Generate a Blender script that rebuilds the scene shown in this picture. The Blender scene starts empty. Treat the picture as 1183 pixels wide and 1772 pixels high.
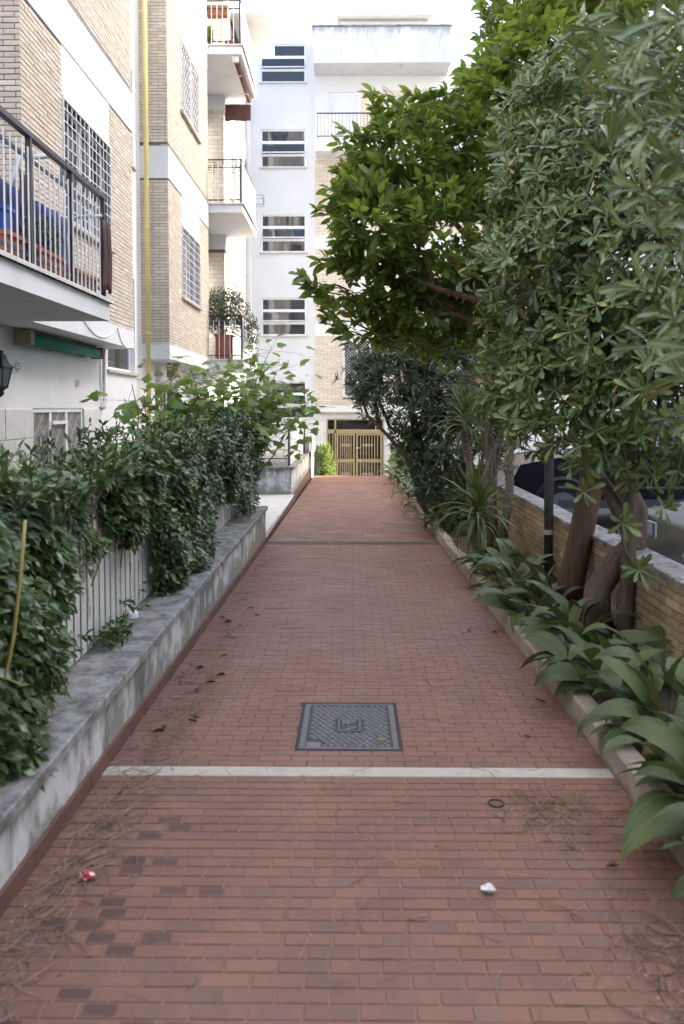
import bpy, math, random
import numpy as np
from mathutils import Vector, Matrix, noise
R = math.radians
rng = np.random.default_rng(7)
random.seed(7)
S = bpy.context.scene
C = S.collection

# ------------------------------------------------------------------ camera, sky, sun, exposure
cam = bpy.data.cameras.new('camera'); camo = bpy.data.objects.new('camera', cam); C.objects.link(camo)
S.camera = camo
cam.sensor_fit = 'AUTO'; cam.sensor_width = 36; cam.lens = 27.995
cam.shift_y = -0.06716
cam.clip_start = 0.05; cam.clip_end = 2000
CAMZ = 1.55
camo.location = (0, 0, CAMZ)
camo.rotation_euler = (R(90) - math.atan(61/1378), 0, math.atan(15.5/1378))
cam.dof.use_dof = True; cam.dof.focus_distance = 8.5; cam.dof.aperture_fstop = 3.0
SUN_AZ, SUN_EL = 84, 31            # azimuth from +Y towards +X
w = bpy.data.worlds.new('World'); S.world = w; w.use_nodes = True
wn = w.node_tree.nodes; bg = wn['Background']
sky = wn.new('ShaderNodeTexSky'); sky.sky_type = 'NISHITA'; sky.sun_disc = False
sky.sun_elevation = R(SUN_EL); sky.sun_rotation = R(SUN_AZ); sky.dust_density = 4.5; sky.air_density = 1.0; sky.ozone_density = 0.1
w.node_tree.links.new(sky.outputs[0], bg.inputs[0]); bg.inputs[1].default_value = 0.15
sl = bpy.data.lights.new('sun', 'SUN'); sl.energy = 3.2; sl.angle = R(0.6); sl.color = (1, .93, .82)
so = bpy.data.objects.new('sun', sl); C.objects.link(so)
sd = Vector((math.sin(R(SUN_AZ))*math.cos(R(SUN_EL)), math.cos(R(SUN_AZ))*math.cos(R(SUN_EL)), math.sin(R(SUN_EL))))
so.rotation_euler = sd.to_track_quat('Z', 'Y').to_euler(); so.location = sd*60
S.view_settings.view_transform = 'Standard'; S.view_settings.look = 'None'; S.view_settings.gamma = 1
S.view_settings.exposure = 2.5
S.render.engine = 'CYCLES'
S.cycles.max_bounces = 8; S.cycles.transparent_max_bounces = 8

# ------------------------------------------------------------------ materials
M = {}
def nt_new(name):
    m = bpy.data.materials.new(name); m.use_nodes = True
    nt = m.node_tree; return m, nt, nt.nodes, nt.links, nt.nodes['Principled BSDF']
def rgb(c): return (c[0], c[1], c[2], 1)
def add_rnd(nt):
    """random number 0..1, per piece: face attribute of joined meshes + object random"""
    n, l = nt.nodes, nt.links
    a = n.new('ShaderNodeAttribute'); a.attribute_name = 'rnd'
    o = n.new('ShaderNodeObjectInfo')
    s = n.new('ShaderNodeMath'); s.operation = 'ADD'; l.new(a.outputs['Fac'], s.inputs[0]); l.new(o.outputs['Random'], s.inputs[1])
    f = n.new('ShaderNodeMath'); f.operation = 'FRACT'; l.new(s.outputs[0], f.inputs[0])
    return f.outputs[0]
def mixc(nt, fac, a, b, mode='MIX'):
    x = nt.nodes.new('ShaderNodeMix'); x.data_type = 'RGBA'; x.blend_type = mode
    for sock, v in ((x.inputs[0], fac), (x.inputs[6], a), (x.inputs[7], b)):
        if isinstance(v, (int, float)): sock.default_value = v
        elif isinstance(v, tuple): sock.default_value = rgb(v)
        else: nt.links.new(v, sock)
    return x.outputs[2]
def mth(nt, op, a, b=0.0, c=None):
    x = nt.nodes.new('ShaderNodeMath'); x.operation = op
    for i, v in enumerate((a, b, c)):
        if v is None: continue
        if isinstance(v, (int, float)): x.inputs[i].default_value = v
        else: nt.links.new(v, x.inputs[i])
    return x.outputs[0]
def rng_map(nt, v, a, b, c=0.0, d=1.0):
    x = nt.nodes.new('ShaderNodeMapRange'); x.clamp = True
    nt.links.new(v, x.inputs[0])
    for i, q in enumerate((a, b, c, d)): x.inputs[i+1].default_value = q
    return x.outputs[0]
def tex_noise(nt, scale, detail=5, stretch=None, rough=.55, coord='Object', w=None):
    t = nt.nodes.new('ShaderNodeTexCoord'); v = t.outputs[coord]
    if stretch:
        mp = nt.nodes.new('ShaderNodeMapping'); mp.inputs['Scale'].default_value = stretch
        nt.links.new(v, mp.inputs[0]); v = mp.outputs[0]
    x = nt.nodes.new('ShaderNodeTexNoise'); x.inputs['Scale'].default_value = scale
    x.inputs['Detail'].default_value = detail; x.inputs['Roughness'].default_value = rough
    nt.links.new(v, x.inputs['Vector']); return x.outputs['Fac']
def bump(nt, h, strength, dist=.01):
    b = nt.nodes.new('ShaderNodeBump'); b.inputs['Strength'].default_value = strength; b.inputs['Distance'].default_value = dist
    nt.links.new(h, b.inputs['Height']); nt.links.new(b.outputs[0], nt.nodes['Principled BSDF'].inputs['Normal'])
def mat(name, c1, c2=None, scale=4, lo=.35, hi=.65, rough=.7, metal=0, bmp=0, bscale=60, rv=0, stretch=None, spec=.5, tr=0, trc=None, coat=0, rc=None, coord='Object', rib=None, old=False):
    m, nt, n, l, p = nt_new(name)
    col = None
    if c2 is not None:
        f = rng_map(nt, tex_noise(nt, scale, 6, stretch, coord=coord), lo, hi)
        col = mixc(nt, f, c1, c2)
    else:
        rgbn = n.new('ShaderNodeRGB'); rgbn.outputs[0].default_value = rgb(c1); col = rgbn.outputs[0]
    if rv or rc:
        r = add_rnd(nt)
        if rc: col = mixc(nt, rng_map(nt, r, .55, 1.0), col, rc)
        if old: col = mixc(nt, rng_map(nt, mth(nt, 'FRACT', mth(nt, 'MULTIPLY', r, 13.7)), .990, .993), col, (.27,.19,.05))
        if rv:
            r2 = mth(nt, 'FRACT', mth(nt, 'MULTIPLY', r, 7.31))
            hs = n.new('ShaderNodeHueSaturation'); l.new(col, hs.inputs['Color'])
            l.new(rng_map(nt, r2, 0, 1, 1-rv, 1+rv), hs.inputs['Value']); col = hs.outputs[0]
    if rib:
        am = n.new('ShaderNodeAttribute'); am.attribute_name = 'mid'
        col = mixc(nt, rng_map(nt, am.outputs['Fac'], .80, .95, 0, .75), col, rib)
    l.new(col, p.inputs['Base Color'])
    p.inputs['Roughness'].default_value = rough; p.inputs['Metallic'].default_value = metal
    p.inputs['Specular IOR Level'].default_value = spec; p.inputs['Coat Weight'].default_value = coat
    if bmp: bump(nt, tex_noise(nt, bscale, 4, stretch, coord=coord), bmp)
    if tr:
        t = n.new('ShaderNodeBsdfTranslucent')
        if trc: l.new(mixc(nt, .6, col, trc), t.inputs[0])
        else: l.new(col, t.inputs[0])
        ms = n.new('ShaderNodeMixShader'); ms.inputs[0].default_value = tr
        l.new(p.outputs[0], ms.inputs[1]); l.new(t.outputs[0], ms.inputs[2])
        l.new(ms.outputs[0], n['Material Output'].inputs[0])
    M[name] = m; return m

mat('plaster', (.74,.75,.765), (.64,.65,.665), 2.2, .45, .75, .85, bmp=.12, bscale=90, stretch=(1,1,.25))
mat('plaster_far', (.66,.665,.675), (.59,.595,.605), .9, .35, .8, .85, bmp=.1, bscale=60)
mat('white_paint', (.76,.77,.79), (.68,.69,.71), 3, .4, .8, .55)
mat('white_metal', (.70,.70,.71), (.52,.51,.50), 9, .5, .8, .45)
mat('brick_tan', (.62,.545,.455), (.555,.48,.395), 14, .3, .7, .85, bmp=.3, bscale=70, rv=.08, rc=(.66,.595,.515))
mat('brick_pale', (.62,.53,.45), (.53,.44,.36), 14, .3, .7, .85, bmp=.25, bscale=70, rv=.10, rc=(.66,.58,.50))
mat('mortar_dark', (.20,.17,.15), (.13,.11,.10), 10, .3, .7, .95)
mat('brick_ochre', (.41,.30,.19), (.32,.235,.15), 18, .3, .7, .85, bmp=.4, bscale=80, rv=.22, rc=(.47,.36,.22))
mat('dark_metal', (.035,.037,.045), (.06,.06,.065), 12, .4, .7, .45, metal=.3)
mat('pole_metal', (.07,.075,.085), (.12,.12,.125), 14, .4, .7, .5, metal=.3)
mat('yellow_pipe', (.66,.57,.21), (.56,.48,.20), 6, .4, .8, .4)
mat('travertine', (.52,.48,.42), (.38,.35,.30), 12, .3, .7, .6, bmp=.2, bscale=50, stretch=(1,3,1), rv=.06)
mat('stone_block', (.66,.66,.65), (.55,.56,.56), 3, .3, .7, .6, rv=.05, stretch=(1,1,3))
mat('marble_white', (.66,.65,.61), (.54,.53,.49), 7, .35, .7, .5, bmp=.1)
mat('kerb_stone', (.42,.36,.29), (.27,.23,.185), 9, .3, .7, .85, bmp=.5, bscale=45, rv=.08)
mat('strip_stone', (.50,.455,.395), (.40,.36,.31), 14, .3, .7, .7, bmp=.15)
mat('soil', (.055,.038,.025), (.10,.07,.045), 18, .3, .7, .95, bmp=.8, bscale=60)
mat('asphalt', (.05,.05,.052), (.075,.075,.075), 30, .3, .7, .9, bmp=.3, bscale=200)
mat('ground', (.16,.14,.12), (.11,.10,.085), 2, .3, .7, .95)
mat('terracotta', (.36,.13,.075), (.28,.105,.065), 12, .3, .7, .8, bmp=.1)
mat('teal_cloth', (.03,.20,.16), (.04,.24,.19), 6, .3, .7, .8)
mat('beige_metal', (.33,.28,.19), (.26,.22,.15), 6, .3, .7, .6)
mat('maroon_cloth', (.12,.05,.05), (.16,.075,.07), 20, .3, .7, .85)
mat('brown_cloth', (.07,.035,.035), (.10,.055,.05), 20, .3, .7, .9)
mat('navy_cloth', (.02,.03,.11), (.035,.05,.16), 9, .3, .7, .9, bmp=.3, bscale=12)
mat('blue_cloth', (.06,.08,.22), (.10,.12,.28), 9, .3, .7, .9, bmp=.3, bscale=12)
mat('blue_plastic', (.02,.08,.42), (.03,.10,.5), 9, .3, .7, .4)
mat('gold_metal', (.38,.30,.165), (.31,.24,.13), 12, .3, .7, .42, metal=.25)
mat('cast_iron', (.13,.13,.13), (.21,.205,.20), 35, .3, .7, .5, metal=.1, bmp=.3, bscale=120)
mat('cast_iron_dark', (.035,.037,.042), (.06,.06,.065), 30, .3, .7, .7)
mat('cast_iron_rim', (.11,.11,.11), (.16,.155,.15), 30, .3, .7, .6)
mat('joint_strip', (.075,.065,.062), (.12,.10,.095), 12, .3, .7, .9)
mat('grout_pale', (.29,.175,.13), (.21,.125,.095), 8, .3, .7, .95)
mat('grout_dark', (.17,.085,.07), (.11,.065,.055), 8, .3, .7, .95)
mat('red_skirting', (.17,.085,.062), (.12,.065,.05), 6, .3, .7, .7, rv=.1)
mat('bark', (.175,.115,.068), (.085,.058,.038), 10, .3, .7, .9, bmp=.8, bscale=26, stretch=(3,3,.5))
mat('bark_grey', (.18,.13,.095), (.085,.063,.05), 9, .3, .7, .9, bmp=.8, bscale=20, stretch=(2.5,2.5,.7))
mat('bark_pale', (.26,.215,.18), (.12,.09,.075), 22, .35, .6, .9, bmp=.6, bscale=30, stretch=(1,1,2.2))
mat('twig', (.13,.11,.055), (.09,.07,.04), 10, .3, .7, .8)
mat('twig_dry', (.24,.19,.14), (.17,.13,.10), 10, .3, .7, .9)
mat('vine_stem', (.33,.28,.08), (.24,.20,.06), 20, .3, .7, .7)
# foliage leaf colours
mat('leaf_jasmine', (.052,.092,.034), (.070,.116,.042), 3, .3, .7, .22, rv=.30, tr=.16, trc=(.10,.17,.03), spec=.55, rc=(.100,.150,.048))
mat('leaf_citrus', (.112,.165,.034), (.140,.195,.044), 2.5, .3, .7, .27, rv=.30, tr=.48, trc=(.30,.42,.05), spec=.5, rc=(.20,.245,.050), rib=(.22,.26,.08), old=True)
mat('leaf_pitto', (.072,.115,.034), (.098,.145,.044), 2.2, .3, .7, .22, rv=.38, tr=.22, trc=(.24,.30,.06), spec=.5, rc=(.150,.195,.055), rib=(.30,.34,.13), old=True)
mat('leaf_oleander', (.060,.088,.046), (.078,.105,.055), 2, .3, .7, .42, rv=.30, tr=.18, trc=(.10,.14,.04), rc=(.07,.10,.05))
mat('leaf_maple', (.115,.205,.038), (.15,.245,.046), 3, .3, .7, .5, rv=.22, tr=.45, trc=(.28,.40,.05), rc=(.19,.29,.055))
mat('leaf_aspidistra', (.044,.074,.020), (.100,.132,.038), 7, .38, .62, .40, rv=.22, tr=.2, trc=(.14,.20,.04), stretch=(.5,14,1), rc=(.100,.135,.042), bmp=.5, bscale=14)
mat('leaf_withered', (.22,.17,.06), (.13,.10,.04), 8, .3, .7, .6, stretch=(.5,9,1), rv=.2)
mat('leaf_yucca', (.075,.12,.035), (.10,.15,.045), 6, .3, .7, .42, rv=.25, tr=.2, trc=(.2,.26,.05), rc=(.14,.19,.06), stretch=(.5,6,1))
mat('leaf_sunlit', (.12,.175,.055), (.16,.21,.07), 3, .3, .7, .45, rv=.2, tr=.4, trc=(.3,.4,.06))  # sunlit tone put into the leaf colour of the far plants
mat('leaf_olive', (.07,.10,.055), (.10,.13,.08), 3, .3, .7, .5, rv=.3, tr=.2)
mat('leaf_dry', (.21,.145,.06), (.14,.085,.04), 30, .3, .7, .8, rv=.3)
mat('leaf_yellow', (.46,.38,.05), (.34,.28,.05), 30, .3, .7, .6, tr=.2)
mat('needle', (.31,.215,.135), (.20,.13,.085), 20, .3, .7, .85, rv=.35)
mat('paper', (.78,.76,.74), (.65,.6,.6), 60, .3, .7, .8)
mat('paper_red', (.75,.68,.68), (.5,.05,.06), 40, .45, .52, .6)
mat('rubber', (.03,.035,.03), None, rough=.6)
mat('tyre', (.02,.02,.021), None, rough=.85)
mat('alloy', (.45,.46,.48), None, rough=.3, metal=.9)
mat('car_navy', (.007,.008,.012), (.010,.011,.015), 3, .3, .7, .35, spec=.3, coat=.25)
mat('car_black', (.008,.008,.010), (.012,.012,.014), 3, .3, .7, .35, spec=.3, coat=.2)
mat('car_trim', (.02,.02,.022), None, rough=.6)
mat('lamp_glass', (.30,.33,.35), None, rough=.08, spec=.8)
mat('orange_lens', (.6,.14,.02), None, rough=.2)
mat('red_lens', (.4,.02,.02), None, rough=.2)
mat('plate_white', (.5,.5,.5), None, rough=.4)
mat('plate_blue', (.03,.08,.4), None, rough=.4)
mat('shutter', (.66,.67,.69), (.60,.61,.63), 2, .3, .7, .6)
mat('car_glass', (.012,.015,.018), None, rough=.03, spec=.9)
mat('pane', (.022,.028,.038), None, rough=.03, spec=.6)
mat('pane_dark', (.018,.02,.023), None, rough=.04, spec=.8)
mat('interior_dark', (.03,.028,.027), None, rough=.9)
mat('bulb', (.7,.68,.6), None, rough=.3)
mat('grey_tube', (.42,.47,.48), None, rough=.4)
mat('mesh_white', (.72,.73,.74), (.62,.63,.64), 9, .4, .7, .6)

def tile_mat():
    m, nt, n, l, p = nt_new('paving_tile')
    r = add_rnd(nt)
    g = n.new('ShaderNodeNewGeometry')
    nz = n.new('ShaderNodeTexNoise'); nz.inputs['Scale'].default_value = 3.2; nz.inputs['Detail'].default_value = 5; l.new(g.outputs['Position'], nz.inputs['Vector'])
    nf = n.new('ShaderNodeTexNoise'); nf.inputs['Scale'].default_value = 55; nf.inputs['Detail'].default_value = 4; l.new(g.outputs['Position'], nf.inputs['Vector'])
    col = mixc(nt, rng_map(nt, nz.outputs['Fac'], .3, .7), (.252,.122,.082), (.218,.108,.076))
    col = mixc(nt, rng_map(nt, nf.outputs['Fac'], .25, .75, 0, .45), col, (.145,.075,.055))
    # greyish glaze wear on part of the tiles, more of them in the front section
    sep = n.new('ShaderNodeSeparateXYZ'); l.new(g.outputs['Position'], sep.inputs[0])
    near = rng_map(nt, sep.outputs['Y'], 3.0, 6.5, 1, .25)
    r3 = mth(nt, 'FRACT', mth(nt, 'MULTIPLY', r, 5.77))
    n2 = n.new('ShaderNodeTexNoise'); n2.inputs['Scale'].default_value = 9; n2.inputs['Detail'].default_value = 3; l.new(g.outputs['Position'], n2.inputs['Vector'])
    tco = n.new('ShaderNodeTexCoord'); so_ = n.new('ShaderNodeSeparateXYZ'); l.new(tco.outputs['Object'], so_.inputs[0])
    off = mth(nt, 'MULTIPLY', mth(nt, 'SUBTRACT', mth(nt, 'FRACT', mth(nt, 'MULTIPLY', r, 17.9)), .5), .07)
    wob = mth(nt, 'MULTIPLY', mth(nt, 'SUBTRACT', nf.outputs['Fac'], .5), .022)
    mx_ = rng_map(nt, mth(nt, 'ADD', mth(nt, 'ABSOLUTE', mth(nt, 'SUBTRACT', so_.outputs['X'], off)), wob), .050, .034)
    my_ = rng_map(nt, mth(nt, 'ADD', mth(nt, 'ABSOLUTE', so_.outputs['Y']), wob), .025, .016)
    inner = mth(nt, 'MULTIPLY', mx_, my_)                        # only the nearest tiles have their own coordinates
    gm = mth(nt, 'MULTIPLY', rng_map(nt, r3, .42, .55), mth(nt, 'MAXIMUM', inner, mth(nt, 'MULTIPLY', rng_map(nt, sep.outputs['Y'], 3.0, 3.3), rng_map(nt, n2.outputs['Fac'], .38, .6))))
    gm = mth(nt, 'MULTIPLY', mth(nt, 'MULTIPLY', gm, near), .45)
    col = mixc(nt, gm, col, (.140,.096,.080))
    # damp blotches left of the middle: dark, smoother
    v = n.new('ShaderNodeTexNoise'); v.inputs['Scale'].default_value = 11; v.inputs['Detail'].default_value = 2; l.new(g.outputs['Position'], v.inputs['Vector'])
    wx = mth(nt, 'MULTIPLY', rng_map(nt, sep.outputs['X'], -1.05, -.95), rng_map(nt, sep.outputs['X'], -.36, -.46))
    wy = mth(nt, 'MULTIPLY', rng_map(nt, sep.outputs['Y'], 3.25, 3.0), rng_map(nt, sep.outputs['Y'], 1.0, 1.9))
    r4 = mth(nt, 'FRACT', mth(nt, 'MULTIPLY', r, 11.3))
    wet = mth(nt, 'MULTIPLY', mth(nt, 'MULTIPLY', wx, wy), mth(nt, 'MULTIPLY', inner, rng_map(nt, r4, .70, .72)))
    wet = mth(nt, 'MULTIPLY', rng_map(nt, wet, .25, .5), .75)
    col = mixc(nt, wet, col, (.07,.035,.03))
    hs = n.new('ShaderNodeHueSaturation'); l.new(col, hs.inputs['Color'])
    l.new(rng_map(nt, mth(nt, 'FRACT', mth(nt, 'MULTIPLY', r, 3.17)), 0, 1, .92, 1.08), hs.inputs['Value'])
    l.new(hs.outputs[0], p.inputs['Base Color'])
    l.new(mth(nt, 'SUBTRACT', rng_map(nt, nz.outputs['Fac'], .3, .7, .5, .68), mth(nt, 'MULTIPLY', wet, .2)), p.inputs['Roughness'])
    bump(nt, nf.outputs['Fac'], .25, .004)
    M['paving_tile'] = m
tile_mat()

def stained_plaster(name, zt, zb, dirt=(.10,.105,.09), base=(.64,.64,.63), green=(.17,.17,.125), amt=1.0):
    m, nt, n, l, p = nt_new(name)
    t = n.new('ShaderNodeTexCoord'); sep = n.new('ShaderNodeSeparateXYZ'); l.new(t.outputs['Object'], sep.inputs[0])
    drip = tex_noise(nt, 3.2, 8, (1,1,.30), .7)
    blot = tex_noise(nt, 4.2, 8, (1,1,.7), .68)
    fine = tex_noise(nt, 26, 5)
    ztop = rng_map(nt, sep.outputs['Z'], zt-.26, zt)
    zbot = rng_map(nt, sep.outputs['Z'], zb+.30, zb)
    a = mth(nt, 'ADD', drip, mth(nt, 'MULTIPLY', ztop, .17))
    fa = rng_map(nt, a, .56, .70)
    b = mth(nt, 'ADD', blot, mth(nt, 'MULTIPLY', zbot, .24))
    fb = rng_map(nt, b, .50, .62)
    col = mixc(nt, rng_map(nt, fine, .3, .7), base, tuple(x*.86 for x in base))
    col = mixc(nt, mth(nt, 'MULTIPLY', fb, .8*amt), col, green)
    col = mixc(nt, mth(nt, 'MULTIPLY', fa, .85*amt), col, dirt)
    l.new(col, p.inputs['Base Color']); p.inputs['Roughness'].default_value = .9
    bump(nt, fine, .35, .006); M[name] = m
stained_plaster('plaster_stained', .23, -.15)
stained_plaster('plaster_terrace', .30, -.33, base=(.60,.62,.62))
stained_plaster('plaster_parapet', 14.6, 12.0, dirt=(.27,.29,.32), base=(.56,.58,.61), green=(.47,.49,.51), amt=.9)
def coping_mat():
    m, nt, n, l, p = nt_new('coping_stone')
    a = tex_noise(nt, 7.5, 9, None, .72); b = tex_noise(nt, 38, 5); c = tex_noise(nt, 1.4, 4)
    col = mixc(nt, rng_map(nt, a, .42, .60), (.36,.35,.335), (.10,.096,.088))
    col = mixc(nt, rng_map(nt, b, .45, .7, 0, .5), col, (.27,.26,.25))
    col = mixc(nt, rng_map(nt, c, .5, .7, 0, .5), col, (.16,.15,.12))
    l.new(col, p.inputs['Base Color']); p.inputs['Roughness'].default_value = .75
    bump(nt, b, .4, .005); M['coping_stone'] = m
coping_mat()
def slat_mat():
    m, nt, n, l, p = nt_new('fence_slat')
    a = tex_noise(nt, 14, 6, (1,1,.5), .7); r = add_rnd(nt)
    col = mixc(nt, rng_map(nt, a, .58, .68), (.60,.60,.57), (.16,.12,.09))
    col = mixc(nt, rng_map(nt, r, 0, 1, 0, .3), col, (.45,.44,.40))
    l.new(col, p.inputs['Base Color']); p.inputs['Roughness'].default_value = .6; M['fence_slat'] = m
slat_mat()
def curtain_mat():
    m, nt, n, l, p = nt_new('curtain')
    t = n.new('ShaderNodeTexCoord'); sep = n.new('ShaderNodeSeparateXYZ'); l.new(t.outputs['Object'], sep.inputs[0])
    u = mth(nt, 'MULTIPLY', sep.outputs['Y'], 4.2); v = mth(nt, 'MULTIPLY', sep.outputs['Z'], 4.2)
    tot = None
    for a, b in ((1, 1), (1, -1), (0, 1)):
        q = mth(nt, 'ADD', mth(nt, 'MULTIPLY', u, float(a)), mth(nt, 'MULTIPLY', v, float(b)))
        wob = mth(nt, 'MULTIPLY', mth(nt, 'SINE', mth(nt, 'MULTIPLY', mth(nt, 'SUBTRACT', u, v), 6.283)), .12)
        f = mth(nt, 'ABSOLUTE', mth(nt, 'SUBTRACT', mth(nt, 'FRACT', mth(nt, 'ADD', q, wob)), .5))
        line = rng_map(nt, f, .035, .07, 1, 0)
        tot = line if tot is None else mth(nt, 'MAXIMUM', tot, line)
    col = mixc(nt, mth(nt, 'MULTIPLY', tot, .55), (.135,.13,.125), (.40,.40,.38))
    l.new(col, p.inputs['Base Color']); p.inputs['Roughness'].default_value = .35; M['curtain'] = m
curtain_mat()

# ------------------------------------------------------------------ mesh helpers
class Pl:
    """a plane frame: p(a,b,c) = origin + a*u + b*v + c*n"""
    def __init__(s, o, u, v):
        s.o, s.u, s.v = Vector(o), Vector(u), Vector(v); s.n = s.u.cross(s.v)
    def p(s, a, b, c=0): return s.o + s.u*a + s.v*b + s.n*c
def FX(x, y=0): return Pl((x,y,0), (0,1,0), (0,0,1))        # faces +X, a = world y
def FmX(x, y=0): return Pl((x,y,0), (0,-1,0), (0,0,1))      # faces -X, a = -world y
def FmY(y): return Pl((0,y,0), (1,0,0), (0,0,1))            # faces -Y, a = world x
WORLD = Pl((0,0,0), (1,0,0), (0,1,0))
class MB:
    def __init__(s): s.v, s.f, s.r = [], [], []
    def quad(s, pts, r=0):
        i = len(s.v); s.v += [tuple(p) for p in pts]; s.f.append(tuple(range(i, i+len(pts)))); s.r.append(r); return s
    def box(s, a0, a1, b0, b1, c0, c1, pl=WORLD, r=0, back=True):
        i = len(s.v)
        for a, b, c in ((a0,b0,c0),(a1,b0,c0),(a1,b1,c0),(a0,b1,c0),(a0,b0,c1),(a1,b0,c1),(a1,b1,c1),(a0,b1,c1)):
            s.v.append(tuple(pl.p(a,b,c)))
        F = [(4,5,6,7),(0,1,5,4),(1,2,6,5),(2,3,7,6),(3,0,4,7)]
        if back: F.append((3,2,1,0))
        for q in F: s.f.append(tuple(i+k for k in q)); s.r.append(r)
        return s
    def cbox(s, a0, a1, b0, b1, c0, c1, ch, pl=WORLD, r=0):
        """box with chamfered front (c1) edges, no back"""
        i = len(s.v)
        for a, b, c in ((a0,b0,c0),(a1,b0,c0),(a1,b1,c0),(a0,b1,c0),(a0,b0,c1-ch),(a1,b0,c1-ch),(a1,b1,c1-ch),(a0,b1,c1-ch),(a0+ch,b0+ch,c1),(a1-ch,b0+ch,c1),(a1-ch,b1-ch,c1),(a0+ch,b1-ch,c1)):
            s.v.append(tuple(pl.p(a,b,c)))
        for q in ((8,9,10,11),(4,5,9,8),(5,6,10,9),(6,7,11,10),(7,4,8,11),(0,1,5,4),(1,2,6,5),(2,3,7,6),(3,0,4,7)):
            s.f.append(tuple(i+k for k in q)); s.r.append(r)
        return s
    def tube(s, pts, rads, seg=8, caps=True, r=0):
        pts = [Vector(p) for p in pts]; n = len(pts)
        if isinstance(rads, (int, float)): rads = [rads]*n
        t0 = (pts[1]-pts[0]).normalized(); ref = Vector((0,0,1)) if abs(t0.z) < .9 else Vector((1,0,0))
        x = t0.cross(ref).normalized(); base = len(s.v)
        for k in range(n):
            t = (pts[min(k+1,n-1)]-pts[max(k-1,0)]).normalized()
            x = (x - t*x.dot(t)).normalized(); y = t.cross(x)
            for j in range(seg):
                a = 2*math.pi*j/seg; s.v.append(tuple(pts[k] + (x*math.cos(a)+y*math.sin(a))*rads[k]))
        for k in range(n-1):
            for j in range(seg):
                a, b = base+k*seg+j, base+k*seg+(j+1)%seg
                s.f.append((a, b, b+seg, a+seg)); s.r.append(r)
        if caps:
            s.f.append(tuple(base+j for j in range(seg))[::-1]); s.r.append(r)
            s.f.append(tuple(base+(n-1)*seg+j for j in range(seg))); s.r.append(r)
        return s
    def lathe(s, prof, o, seg=16, r=0):
        base = len(s.v); o = Vector(o)
        for rad, z in prof:
            for j in range(seg):
                a = 2*math.pi*j/seg; s.v.append((o.x+rad*math.cos(a), o.y+rad*math.sin(a), o.z+z))
        for k in range(len(prof)-1):
            for j in range(seg):
                a, b = base+k*seg+j, base+k*seg+(j+1)%seg
                s.f.append((a, b, b+seg, a+seg)); s.r.append(r)
        return s
    def wall(s, pl, a0, a1, b0, b1, holes=(), depth=.18, r=0):
        """sheet with rectangular openings and their reveals"""
        A = sorted({a0, a1, *[h[0] for h in holes], *[h[1] for h in holes]}); B = sorted({b0, b1, *[h[2] for h in holes], *[h[3] for h in holes]})
        A = [a for a in A if a0 <= a <= a1]; B = [b for b in B if b0 <= b <= b1]
        for i in range(len(A)-1):
            for j in range(len(B)-1):
                ca, cb = (A[i]+A[i+1])/2, (B[j]+B[j+1])/2
                if any(h[0] < ca < h[1] and h[2] < cb < h[3] for h in holes): continue
                s.quad([pl.p(A[i],B[j]), pl.p(A[i+1],B[j]), pl.p(A[i+1],B[j+1]), pl.p(A[i],B[j+1])], r)
        for h in holes:
            c = [(h[0],h[2]),(h[1],h[2]),(h[1],h[3]),(h[0],h[3])]
            for k in range(4):
                (p, q), (p2, q2) = c[k], c[(k+1)%4]
                s.quad([pl.p(p,q), pl.p(p2,q2), pl.p(p2,q2,-depth), pl.p(p,q,-depth)], r)
        return s
    def build(s, name, m, parent=None, smooth=False):
        me = bpy.data.meshes.new(name); me.from_pydata(s.v, [], s.f); me.update()
        if any(s.r):
            at = me.attributes.new('rnd', 'FLOAT', 'FACE'); at.data.foreach_set('value', np.array(s.r, dtype=np.float32))
        if smooth: me.shade_smooth()
        return link(name, me, m, parent)
WL = {}
def link(name, me, m, parent=None, mtx=None):
    if m is not None and not me.materials: me.materials.append(M[m])
    o = bpy.data.objects.new(name, me); C.objects.link(o)
    if parent is not None:
        o.parent = parent
        if parent.name in WL: o.matrix_parent_inverse = Matrix.Translation(-WL[parent.name])
    if mtx is not None: o.matrix_basis = mtx
    return o
def tag(o, label=None, cat=None, group=None, kind=None):
    if label: o['label'] = label
    if cat: o['category'] = cat
    if group: o['group'] = group
    if kind: o['kind'] = kind
    return o
def thing(name, label, cat, loc=(0,0,0), group=None):
    o = bpy.data.objects.new(name, None); o.empty_display_size = .2; C.objects.link(o); o.location = loc
    WL[o.name] = Vector(loc); return tag(o, label, cat, group)
def gz(y): return -0.0203*y                     # height of the sloping path

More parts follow.
